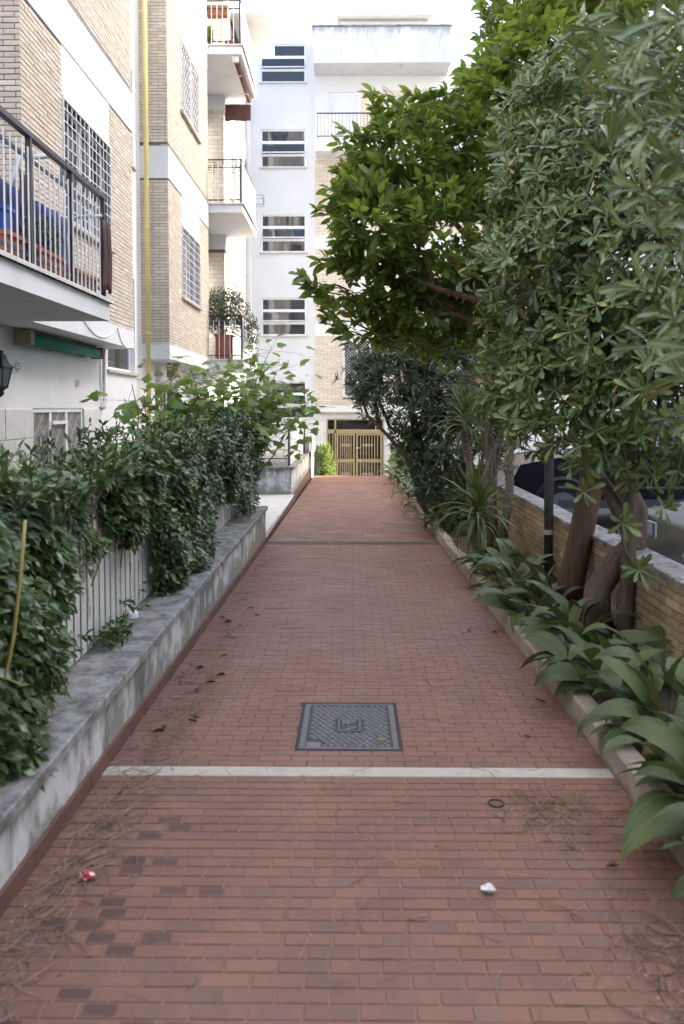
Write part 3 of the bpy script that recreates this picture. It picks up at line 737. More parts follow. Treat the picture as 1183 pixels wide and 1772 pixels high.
# stone dado
bricks(core, 4.2, 10.95, -.02, 1.545, .46, .313, .008, 'stone_block', lb, holes=[gw], nparts=80, depth=.018, name='stone_block')
BAYS = (7.32, 13.16, 19.0)
BRK = dict(L=.208, H=.0505, J=.0085)
for k, Y0 in enumerate(BAYS):
    Y1 = Y0+3.66; b = None
    wins = [(Y0+1.02, Y0+2.64, z+.92, z+2.18) for z in FZ]
    pan = [(w0[0], w0[1], w0[3], z+2.70) for w0, z in zip(wins, FZ)]
    m_ = MB().wall(bay, Y0, Y1, 2.6, 13.6, wins, .16)
    fy = FmY(Y0); m_.wall(fy, -3.45, -3.0, 2.6, 13.6)
    b = m_.build('brick_bay', 'mortar_dark', lb)
    MB().wall(Pl((0, Y1, 0), (-1,0,0), (0,0,1)), 3.0, 3.45, 2.6, 13.6).build('bay_return', 'plaster', b)
    MB().box(-3.45, -2.984, Y0-.016, Y1, 2.36, 2.598).build('fascia', 'plaster', b)
    for z in FZ:
        MB().box(-3.45, -2.980, Y0-.02, Y1+.002, z+2.70, z+3.22).build('white_band', 'plaster', b)
        MB().box(-3.1, -2.972, Y0-.028, Y1+.004, z+3.221, z+3.24).build('band_drip', 'travertine', b)
    for w0, p0, z in zip(wins, pan, FZ):
        MB().box(p0[0], p0[1], p0[2], p0[3]-.002, -.02, .012, bay).build('lintel_panel', 'plaster', b)
        wo = window(b, bay, w0, mull=1, fw=.06, pane='pane')
        MB().cbox(w0[0]-.05, w0[1]+.05, w0[2]-.05, w0[2]-.002, -.14, .07, .004, bay).build('window_sill', 'travertine', wo)
        if k == 1 and z == FZ[1]: diamond_grille(wo, bay, w0)
        elif z != FZ[2]: grid_grille(wo, bay, w0, 12, 10, panels=(2 if k == 0 else 3))
    hol = wins+pan+[(Y0-1, Y1+1, z+2.70, z+3.24) for z in FZ]
    hol2 = [(-9, 0, z+2.70, z+3.24) for z in FZ]
    if k < 2:
        bricks(bay, Y0, Y1, 2.602, 9.0 if k == 0 else 12.0, parent=b, mname='brick_tan', holes=hol, nparts=260 if k == 0 else 0, near=lambda p: abs(p.y-7.3)+.35*abs(p.z-4.7), **BRK)
        bricks(fy, -3.45, -2.989, 2.602, 9.0 if k == 0 else 12.0, parent=b, mname='brick_tan', holes=hol2, nparts=40 if k == 0 else 0, off=.5, near=lambda p: abs(p.z-4.6)+3*abs(p.x+3.1), **BRK)
    else:
        bricks(bay, Y0, Y1, 2.602, 12.0, parent=b, mname='brick_tan', holes=hol, L=.208, H=.101, J=.008)
        bricks(fy, -3.45, -2.989, 2.602, 12.0, parent=b, mname='brick_tan', holes=hol2, L=.208, H=.101, J=.008)
# solid attic parapet of the last bay
MB().box(-3.44, -2.14, 20.2, 22.6, 11.35, 14.6).build('attic_balcony', 'plaster', lb)

def balcony(Y0, Y1, z, xo, solid_side=False, sp=.1, name='balcony'):
    s_ = MB().box(-3.45, xo, Y0, Y1, z-.17, z-.012).build(name, 'plaster', lb)
    MB().cbox(-3.45, xo+.035, Y0-.035, Y1+.02, z-.011, z+.022, .005).build('slab_edge', 'marble_white', s_)
    zr = z+.93; xr = xo-.04
    MB().tube([(-3.42, Y0+.04, zr), (xr, Y0+.04, zr)], .016, 6).build('handrail', 'dark_metal', s_)
    MB().box(xr-.024, xr+.024, Y0+.02, Y1-.02, zr-.014, zr+.022).build('handrail', 'dark_metal', s_)
    for zz in (z+.10, z+.77):
        MB().box(xr-.006, xr+.006, Y0+.03, Y1-.03, zz-.014, zz+.014).build('rail', 'dark_metal', s_)
        MB().box(-3.42, xr-.01, Y0+.034, Y0+.046, zz-.012, zz+.012).build('rail', 'dark_metal', s_)
    n = max(2, int(round((Y1-Y0)/.95)))
    for i in range(n+1):
        yy = Y0+.04+(Y1-Y0-.08)*i/n; MB().box(xr-.018, xr+.018, yy-.018, yy+.018, z+.02, zr-.015).build('post', 'dark_metal', s_)
    if solid_side: MB().box(Y0+.06, Y1-.05, z+.05, zr-.03, -.004, .004, FX(xr+.018)).build('side_screen', 'white_paint', s_)
    else:
        nb = int((Y1-Y0-.1)/sp)
        for i in range(nb):
            yy = Y0+.07+i*sp; MB().tube([(xr+.022, yy, z-.02), (xr+.022, yy, zr-.10)], .0062, 6).build('baluster', 'white_metal', s_)
    nb = int((xr+3.42)/.115)
    for i in range(nb): xx = -3.36+i*.115; MB().tube([(xx, Y0+.028, z+.03), (xx, Y0+.028, zr-.10)], .0085, 6).build('baluster', 'white_metal', s_)
    return s_
b1 = balcony(3.9, 7.28, 2.51, -2.2, sp=.097)
bal = [balcony(16.84, 19.3, z-.04, -2.27, solid_side=True) for z in FZ]
# pipes, wires, small fittings on the building
yp = MB().tube([(-3.30, 12.98, -.2), (-3.30, 12.98, 13.4)], .038, 10)
ypo = yp.build('gas_pipe', 'yellow_pipe', lb, True)
for z in (1.2, 2.75, 4.45, 5.75, 7.4, 9.0): MB().tube([(-3.30, 12.98, z), (-3.30, 12.98, z+.035)], .046, 10).build('pipe_collar', 'yellow_pipe', ypo)
MB().tube([(-3.40,10.98,2.36),(-3.40,10.98,1.62),(-3.40,10.93,1.56),(-3.43,10.90,1.55)], .032, 8).build('drain_pipe', 'white_metal', lb, True)
for (p, q, sag) in (((-2.975, 8.9, 2.52), (-2.975, 10.15, 2.58), .16), ((-2.975, 10.15, 2.58), (-2.975, 10.95, 2.55), .22), ((-3.0, 13.3, 2.33), (-3.2, 14.2, 2.33), .06)):
    MB().tube([Vector(p).lerp(Vector(q), t/8)-Vector((0,0,sag*4*(t/8)*(1-t/8))) for t in range(9)], .006, 5).build('cable', 'white_metal', lb)
for (yy, zz) in ((8.22, 1.98), (10.0, 1.86)):
    vmb = MB().tube([(-3.45, yy, zz), (-3.436, yy, zz)], .055, 14).build('vent_cap', 'white_metal', lb)
    for a in range(6): MB().tube([(-3.437, yy+.03*math.cos(a*1.05), zz+.03*math.sin(a*1.05)), (-3.433, yy+.03*math.cos(a*1.05), zz+.03*math.sin(a*1.05))], .009, 8).build('vent_hole', 'interior_dark', vmb)
MB().tube([(-3.2,14.35,2.10),(-3.2,14.35,2.355)], .12, 12).build('soffit_fan', 'beige_metal', lb)
# awnings: rolled cloth under the overhangs
def awning(name, label, p, q, r, cloth, box):
    a = thing(name, label, 'awning', p); p, q = Vector(p), Vector(q)
    MB().tube([p, q], r, 12).build('cloth_roll', cloth, a, True)
    d = (q-p).normalized()
    for e in (p-d*.09, q): MB().box(e.x-r*1.25, e.x+r*1.25, e.y, e.y+(.09 if e.y < p.y else .03), e.z-r*1.1, e.z+r*1.15).build('end_cap', box, a)
    MB().tube([p+Vector((-.03,0,r*1.1)), q+Vector((-.03,0,r*1.1))], r*.35, 6).build('housing', box, a)
    for t in (.3, .75): e = p.lerp(q, t); MB().box(e.x-.03, e.x+.03, e.y-.02, e.y+.02, e.z-r*1.25, e.z-r*.9).build('bracket', box, a)
awning('rolled_awning', 'rolled teal awning fixed to the white wall below the near balcony', (-3.33, 8.18, 2.265), (-3.33, 10.45, 2.265), .066, 'teal_cloth', 'beige_metal')
awning('rolled_awning', 'rolled maroon awning under the uppermost balcony slab', (-2.42, 17.0, 8.83), (-2.42, 19.2, 8.83), .05, 'maroon_cloth', 'white_metal')
va = MB(); nn = 14
for i in range(nn):
    x0, x1 = -3.36+.98*i/nn, -3.36+.98*(i+1)/nn; o0, o1 = .02*math.sin(i*1.3), .02*math.sin((i+1)*1.3)
    va.quad([(x0, 19.2+o0, 8.36+.008*math.sin(i*4)), (x1, 19.2+o1, 8.36+.008*math.sin(i*4+4)), (x1, 19.2+o1*.3, 8.74), (x0, 19.2+o0*.3, 8.74)])
vo = thing('awning_valance', 'maroon cloth valance hanging at the end of the upper balcony', 'cloth', (-2.9, 19.2, 8.36))
vm = va.build('cloth', 'maroon_cloth', vo); sm = vm.modifiers.new('thick', 'SOLIDIFY'); sm.thickness = .008
MB().tube([(-3.38,19.2,8.745),(-2.36,19.2,8.745)], .016, 6).build('top_rod', 'white_metal', vo)
# wall lantern
ln = thing('wall_lantern', 'old black metal wall lantern with glass panes at the left edge', 'lantern', (-3.12, 7.1, 1.68))
lc = Vector((-3.115, 7.08, 1.80))
def hexring(r, z, a0=0): return [lc+Vector((r*math.cos(a0+k*math.pi/3), r*math.sin(a0+k*math.pi/3), z)) for k in range(6)]
MB().lathe([(.0,.265),(.02,.26),(.022,.235),(.04,.225),(.05,.20),(.075,.15),(.115,.115),(.118,.105),(.095,.10)], lc, 6).build('lantern_roof', 'dark_metal', ln)
lo, hi = hexring(.055, -.06), hexring(.095, .10)
for k in range(6):
    MB().tube([lo[k], hi[k]], .006, 5).build('lantern_bar', 'dark_metal', ln)
    j = (k+1) % 6; g = MB(); ci = .992
    g.quad([lc+(v-lc)*ci for v in (lo[k], lo[j], hi[j], hi[k])]); gp = g.build('lantern_glass', 'lamp_glass', ln)
    gp.modifiers.new('thick', 'SOLIDIFY').thickness = .003
MB().lathe([(.06,-.058),(.06,-.068),(.03,-.085),(.018,-.10),(.024,-.115),(.012,-.14),(.0,-.15)], lc, 10).build('lantern_base', 'dark_metal', ln)
MB().tube([lc+Vector((0,0,-.13)), lc+Vector((-.1,0,-.20)), lc+Vector((-.25,0,-.16)), lc+Vector((-.332,0,-.10))], .012, 8).build('lantern_bracket', 'dark_metal', ln)

# things on the near balcony
def pot(label, x, y, z, r, h, square=False, L=.5, group=None):
    t = thing('terracotta_pot' if not square else 'terracotta_planter', label, 'plant pot', (x, y, z), group)
    if square:
        m_ = MB(); w_ = r
        m_.box(-w_*.8, w_*.8, -L/2*.92, L/2*.92, 0, h-.03); m_.box(-w_, w_, -L/2, L/2, h-.03, h)
        m_.v = [(a+x, b_+y, c+z) for a, b_, c in m_.v]
        m_.build('pot_body', 'terracotta', t); MB().box(x-w_*.85, x+w_*.85, y-L/2*.9, y+L/2*.9, z+h, z+h+.004).build('pot_soil', 'soil', t)
    else:
        MB().lathe([(.0,0),(r*.68,0),(r*.92,h*.8),(r,h*.8),(r,h),(r*.88,h),(r*.86,h*.9),(0,h*.9)], (x,y,z), 18).build('pot_body', 'terracotta', t)
    return t
zb = 2.533
pot('long terracotta planter at the near end of the left balcony', -2.36, 5.50, zb, .11, .19, True, .50)
pot('long terracotta planter below the small shrub on the left balcony', -2.36, 6.10, zb, .11, .19, True, .54)
pot('terracotta planter in the far corner of the left balcony', -2.36, 6.88, zb, .11, .17, True, .56)
def small_shrub(name, label, c, r, n, size, m='leaf_olive', kind='small', base=None):
    t = thing(name, label, 'shrub', base or c)
    P = np.array(c)+norm(rng.normal(size=(n,3)))*(rng.random((n,1))**.4)*np.array(r)
    d = rng.normal(size=(n,3))+np.array([0,0,.5])+(P-np.array(c))*2
    foliage(t, m, P, d, rng.normal(size=(n,3))+np.array([0,0,1]), size*(.6+.7*rng.random(n)), kind, 0, stuff='leaves')
    sm_ = MB()
    for i in range(7):
        q = P[rng.integers(n)]; sm_.tube(bend(base or c, q, 4, .1, i), taper(.008, .003, 5), 5)
    sm_.build('stems', 'twig', t); return t
small_shrub('potted_shrub', 'small yellowish shrub growing behind the bars of the near balcony', (-2.36, 6.15, 2.86), (.11,.34,.16), 1100, .035, 'leaf_olive', 'small', (-2.36, 6.15, 2.72))
def hung_cloth(name, label, cat, m, x, y0, y1, z0, z1, seed, amp=.03):
    q = MB(); nu, nv = 18, 8
    for j in range(nv+1):
        for i in range(nu+1):
            t = i/nu; yy = y0+(y1-y0)*t; zz = z1+(z0-z1)*j/nv
            q.v.append((x+amp*(.3+j/nv)*math.sin(t*14+seed+.4*j/nv)+amp*.5*math.sin(t*5+seed*2), yy+.02*math.sin(j*.7+seed), zz-.03*abs(math.sin(t*3+seed))*(j/nv)))
    for j in range(nv):
        for i in range(nu): a = j*(nu+1)+i; q.f.append((a, a+1, a+nu+2, a+nu+1)); q.r.append(0)
    o = q.build(name, m, None, True); o.modifiers.new('thick', 'SOLIDIFY').thickness = .006
    return tag(o, label, cat)
hung_cloth('hanging_sheet', 'dark navy cloth hung to dry behind the balcony bars', 'laundry', 'navy_cloth', -2.47, 5.45, 6.42, 2.68, 3.17, 1)
hung_cloth('hanging_sheet', 'lighter blue cloth hung to dry in the middle of the balcony', 'laundry', 'blue_cloth', -2.44, 6.38, 6.98, 2.66, 3.16, 3)
hung_cloth('hanging_towel', 'dark brown towel hanging at the far corner of the balcony', 'laundry', 'brown_cloth', -2.20, 7.13, 7.32, 2.62, 3.22, 5, .012)
hung_cloth('hanging_shirt', 'dark shirt hung high behind the balcony bars', 'laundry', 'brown_cloth', -2.50, 6.0, 6.25, 3.0, 3.34, 7, .02)
bn = thing('blue_bin', 'bright blue plastic bin standing on the near balcony', 'bin', (-2.55, 5.62, zb))
MB().lathe([(0,0),(.15,0),(.18,.42),(.195,.42),(.195,.45),(.17,.45),(.16,.40),(0,.40)], (-2.62,5.75,zb), 18).build('bin_body', 'blue_plastic', bn, False)
MB().tube([(-2.62,5.56,2.93),(-2.62,5.52,2.80),(-2.62,5.56,2.75)], .008, 6).build('bin_handle', 'grey_tube', bn)
rk = thing('drying_rack', 'grey tubular drying rack folded over the balcony rail', 'rack', (-2.5, 6.4, zb))
MB().tube([(-2.6,6.05,2.55),(-2.58,6.05,3.15),(-2.52,6.12,3.45),(-2.36,6.35,3.54),(-2.34,6.52,3.52),(-2.36,6.58,3.38)], .022, 8).build('rack_tube', 'grey_tube', rk, True)
MB().tube([(-2.6,7.0,2.55),(-2.52,7.0,3.20),(-2.30,7.0,3.22),(-2.20,7.08,3.24)], .018, 8).build('rack_tube', 'grey_tube', rk, True)
for k in range(4): MB().tube([(-2.6+k*.04,6.05,3.0),(-2.6+k*.04,7.0,3.0)], .004, 5).build('rack_wire', 'grey_tube', rk)
# plants and fittings on the far balconies
pot('large terracotta planter on the lowest far balcony', -2.72, 17.15, FZ[0]-.01, .20, .52, True, .40)
small_shrub('balcony_shrub', 'leafy grey green shrub spilling over the lowest far balcony', (-2.75, 17.2, 3.62), (.58,.40,.50), 3600, .06, 'leaf_olive', 'citrus', (-2.72, 17.15, 3.1))
small_shrub('balcony_shrub', 'trailing branch of shrub hanging outside the lowest far balcony', (-2.12, 17.1, 3.15), (.16,.25,.42), 700, .055, 'leaf_olive', 'citrus', (-2.3, 17.1, 3.3))
pot('brown flower box high on the rail of the top balcony', -2.8, 17.0, FZ[2]+.62, .26, .2, True, .18)
pot('terracotta pot on the floor of the top balcony', -2.55, 17.1, FZ[2]-.01, .12, .16)
small_shrub('potted_cactus', 'green cactus standing behind the bars of the top balcony', (-3.0, 17.2, 9.42), (.07,.07,.22), 500, .05, 'leaf_maple', 'small', (-3.0, 17.2, 9.15))
for (x, lab) in ((-3.0, 'black wire pot holder on the left of the middle balcony rail'), (-2.55, 'black wire pot holder on the right of the middle balcony rail')):
    t = thing('pot_holder', lab, 'pot holder', (x, 16.95, 6.5))
    for dz, w_ in ((0, .15), (-.16, .11)):
        MB().tube([(x-w_,16.92,6.70+dz),(x+w_,16.92,6.70+dz),(x+w_,17.12,6.70+dz),(x-w_,17.12,6.70+dz),(x-w_,16.92,6.70+dz)], .006, 5).build('wire_ring', 'dark_metal', t)
    for dx in (-1, 0, 1): MB().tube([(x+dx*.15,16.92,6.70),(x+dx*.11,16.92,6.54)], .005, 5).build('wire', 'dark_metal', t)
t = thing('pot_holder', 'black wire pot holder hung outside the corner of the middle balcony', 'pot holder', (-2.15, 18.9, 6.3))
for zz, w_ in ((6.50, .16), (6.30, .12)): MB().tube([(-2.27,18.9-w_,zz),(-2.05,18.9-w_,zz),(-2.05,18.9+w_,zz),(-2.27,18.9+w_,zz),(-2.27,18.9-w_,zz)], .007, 5).build('wire_ring', 'dark_metal', t)
for dy in (-1, 0, 1): MB().tube([(-2.05,18.9+dy*.16,6.50),(-2.05,18.9+dy*.12,6.30)], .006, 5).build('wire', 'dark_metal', t)
MB().tube([(-2.27,18.9,6.30),(-2.30,18.9,6.72)], .007, 5).build('hook', 'dark_metal', t)

# ================================================================== FAR BUILDING
fb = thing('apartment_building', 'white apartment building with stair tower and golden gate closing the far end', 'building', (0, 32, -1.3))
tp = FmY(29.2); rp = FmY(29.05)
TX0, TX1 = -3.62, -1.32
WIN = [(-3.27, -1.63, z-1.36, z) for z in (14.62, 11.60, 8.56, 5.55, 2.51)]
MB().wall(tp, TX0, TX1, -1.34, 17.0, WIN, .15).build('tower_wall', 'plaster_far', fb)
MB().box(-14, 16, 29.55, 40, -1.34, 13.6).build('inner_wall', 'interior_dark', fb)
MB().box(-14, 16, 29.5, 40, 13.61, 13.8).build('roof', 'plaster_far', fb)
MB().box(TX0, TX1, 29.36, 33, 13.81, 17.0).build('tower_block', 'plaster_far', fb)
for h in WIN:
    a0, a1, b0, b1 = h
    wo = window(fb, tp, h, mull=0, fw=.055, d=-.06, rows=(b0+.46, b1-.45), bar=.05, pane='pane')
    MB().cbox(a0-.05, a1+.05, b0-.05, b0-.002, -.1, .05, .004, tp).build('window_sill', 'travertine', wo)
    MB().quad([tp.p(a0+.07, b0+.54, .05), tp.p(a1-.07, b0+.54, .05), tp.p(a1-.07, b1-.56, -.03), tp.p(a0+.07, b1-.56, -.03)]).build('hopper_pane', 'pane', wo)
    MB().box(a0+.05, a1-.05, b0+.515, b0+.55, .03, .065, tp).build('hopper_rail', 'white_paint', wo)
# left wing, brick
MB().wall(FmY(29.32), -9, TX0, -1.34, 13.6).build('wing_wall', 'brick_tan', fb)
for z in (1.45, 4.2, 7.35, 10.5): MB().box(-9, TX0-.002, z, z+.5, -.02, .03, FmY(29.32)).build('white_band', 'plaster_far', fb)
MB().box(TX0-.12, TX0-.001, 29.0, 29.32, -1.34, 13.6).build('corner_strip', 'plaster_far', fb)
MB().box(-4.6, -3.75, 28.0, 29.3, 10.4, 11.0).build('wing_balcony', 'plaster_far', fb)
# right block
RWN = (-.25, .70, 1.98, 4.0); BWN = (-.78, .33, 10.98, 12.85); WN3 = (.1, 1.2, 8.2, 9.6); GTE = (-.89, 1.20, -1.33, 1.16); WN4 = (.1, 1.2, 5.1, 6.5)
WN5 = (3.6, 4.8, 2.2, 3.9); WN6 = (3.6, 4.8, 5.3, 6.9); WN7 = (3.6, 4.8, 8.4, 10.0)
MB().wall(rp, TX1+.001, 12, -1.34, 13.6, (RWN, BWN, WN3, WN4, GTE, WN5, WN6, WN7), .25).build('block_wall', 'plaster_far', fb)
MB().box(TX1+.001, TX1+.003, 29.05, 29.2, -1.34, 13.6).build('block_return', 'plaster_far', fb)
hz = [RWN, WN3, WN4, (RWN[0]-.06, RWN[1]+.06, RWN[2]-.06, RWN[3]+.06), WN5, WN6, WN7]
for (z0, z1) in ((1.64, 4.16), (4.68, 7.30), (7.78, 10.45)):
    bricks(rp, TX1+.02, 9, z0, z1, .30, .0505*1.5, .008, 'brick_tan', fb, holes=hz, depth=.01)
    MB().wall(Pl((0, 29.045, 0), (1,0,0), (0,0,1)), TX1+.02, 9, z0, z1, [h for h in hz if h[2] > z0 and h[3] < z1 and h[0] > -9 and h not in (RWN,)], .03).build('mortar_sheet', 'mortar_dark', fb)
MB().box(TX1, 9, 1.40, 1.63, 0, .10, rp).build('fascia', 'plaster_far', fb)
MB().box(TX1+.05, .35, 1.355, 1.40, .02, .14, rp).build('shade_box', 'beige_metal', fb)
MB().box(TX1+.08, 2.2, 10.52, 10.92, 0, .85, rp).build('balcony_slab', 'plaster_far', fb)
brl = MB().box(TX1+.12, 2.15, 11.80, 11.84, .78, .82, rp).build('balcony_rail', 'dark_metal', fb)
MB().box(TX1+.12, 2.15, 11.02, 11.05, .79, .81, rp).build('lower_rail', 'dark_metal', brl)
for i in range(28): x = TX1+.14+i*.125; MB().box(x-.009, x+.009, 10.93, 11.80, .79, .81, rp).build('baluster', 'dark_metal' if i in (0, 14) else 'beige_metal', brl)
wo = window(fb, rp, BWN, mull=1, fw=.06, pane='shutter', d=-.08)
MB().box(BWN[1]+.02, 2.4, 10.95, 12.9, .001, .02, rp).build('brick_inset', 'brick_tan', fb)
diamond_grille(window(fb, rp, RWN, mull=1, fw=.06, pane='shutter', d=-.08), rp, RWN, .03, .11, 'dark_metal', .014)
MB().box(RWN[0]-.06, RWN[1]+.06, RWN[2]-.06, RWN[2]-.01, 0, .08, rp).build('window_sill', 'travertine', fb)
for h in (WN3, WN4, WN5, WN6, WN7): window(fb, rp, h, mull=1, pane='shutter')
par = MB().box(-1.30, 3.42, 27.95, 29.05, 13.42, 14.64).build('roof_parapet', 'plaster_parapet', fb)
MB().cbox(-1.34, 3.46, 27.91, 29.09, 14.641, 14.69, .005).build('parapet_coping', 'coping_stone', par)
MB().box(-.4, 2.8, 29.6, 34, 13.8, 15.6).build('penthouse', 'plaster_far', fb)
MB().box(-.5, 2.9, 29.4, 34.2, 15.61, 15.72).build('penthouse_roof', 'travertine', fb)
MB().box(4.0, 11, 29.3, 33, 13.8, 14.2).build('roof_step', 'plaster_far', fb)
ch = MB().box(5.2, 5.55, 30.2, 30.55, 14.2, 15.5).build('chimney', 'travertine', fb)
for z in (15.5, 15.62, 15.74): MB().box(5.12, 5.63, 30.12, 30.63, z, z+.05).build('chimney_cap', 'travertine', ch)
MB().box(1.15, 1.32, 29.7, 29.8, 15.72, 16.05).build('roof_vent', 'white_metal', fb)
# ground floor cladding
bricks(rp, TX1+.02, 6, -1.33, 1.352, .75, .335, .008, 'stone_block', fb, holes=[GTE], depth=.012, name='stone_block', nparts=60, near=lambda p: abs(p.x))
# gate
gt = thing('entrance_gate', 'golden metal entrance gate with vertical bars at the end of the path', 'gate', (.15, 28.98, -1.33))
gp = FmY(29.0); g = MB()
for q in ((-.89, -.84, -1.33, 1.16), (1.15, 1.20, -1.33, 1.16), (-.84, 1.15, 1.11, 1.16), (-.84, 1.15, .62, .77), (-.60, -.54, -1.33, 1.11), (.88, .93, .77, 1.11)): g.box(*q, -.05, .03, gp)
g.build('gate_frame', 'gold_metal', gt)
MB().box(-.84, 1.15, -1.33, 1.11, -.12, -.10, gp).build('glass', 'pane_dark', gt)
for (x0, x1) in ((-.52, .14), (.19, 1.13)):
    l_ = MB()
    for q in ((x0, x0+.06, -1.30, .61), (x1-.06, x1, -1.30, .61), (x0+.06, x1-.06, .56, .61), (x0+.06, x1-.06, -.43, -.31), (x0+.06, x1-.06, -1.30, -1.18)): l_.box(*q, .0, .05, gp)
    lo_ = l_.build('gate_leaf', 'gold_metal', gt)
    n = 6 if x1 < .5 else 7
    for i in range(n):
        x = x0+.06+(x1-x0-.12)*(i+1)/(n+1)
        MB().box(x-.016, x+.016, -1.18, -.432, .012, .04, gp).build('gate_bar', 'gold_metal', lo_)
        MB().box(x-.016, x+.016, -.308, .558, .012, .04, gp).build('gate_bar', 'gold_metal', lo_)
        if 0 < i < 5:
            for z in (.20, -.85):
                MB().quad([gp.p(x-.055, z, .045), gp.p(x, z-.09, .045), gp.p(x+.055, z, .045), gp.p(x, z+.09, .045)]).build('gate_rosette', 'beige_metal', lo_).modifiers.new('t', 'SOLIDIFY').thickness = .012
for i in range(2): MB().box(-.80+i*.12, -.77+i*.12, -1.30, .60, .012, .04, gp).build('gate_bar', 'gold_metal', gt)
MB().box(.20, .30, .08, .12, .05, .075, gp).build('handle', 'plate_white', gt)
MB().tube([gp.p(.35,-.37,.05), gp.p(.35,-.37,.09)], .03, 10).build('knob', 'plate_white', gt)

# ================================================================== BLOCKS ADDED OUTSIDE THE FRAME (put there to shade the path)
rb = thing('apartment_building', 'unseen cream apartment block added beyond the car park to shade the path', 'building', (20, 6, 0))
MB().box(16.2, 26, -12, 20.6, -1.3, 20.5).build('wall', 'plaster', rb)
MB().box(16.2, 26, 20.6, 25.0, -1.3, 13.5).build('wing_wall', 'plaster', rb)  # lower step, shaped to let sun reach the last bay
for z in range(6):
    for j in range(8):
        MB().box(-(18.5-j*3.6), -(17.1-j*3.6), 1.2+z*3.2, 2.7+z*3.2, 0, .02, FmX(16.2)).build('window', 'shutter', rb)

kb2 = thing('apartment_building', 'brick apartment block added behind the viewer for shade and window reflections', 'building', (0, -20, 0))
MB().box(-16, 14, -24, -15, -1.3, 13.5).build('wall', 'brick_tan', kb2)  # added block: darkens walls facing the viewer, mirrored in the tower panes
for z in range(4):
    MB().box(-16.05, 14.05, -15, -14.93, 2.3+z*3.2, 2.8+z*3.2).build('white_band', 'plaster', kb2)
    for j in range(8):
        x = -14.5+j*3.6; MB().box(x, x+1.5, -15, -14.96, .2+z*3.2, 1.9+z*3.2).build('window', 'pane', kb2)
        if j % 2: MB().box(x-.6, x+2.1, -15, -13.9, -.25+z*3.2, .75+z*3.2).build('balcony', 'plaster', kb2)

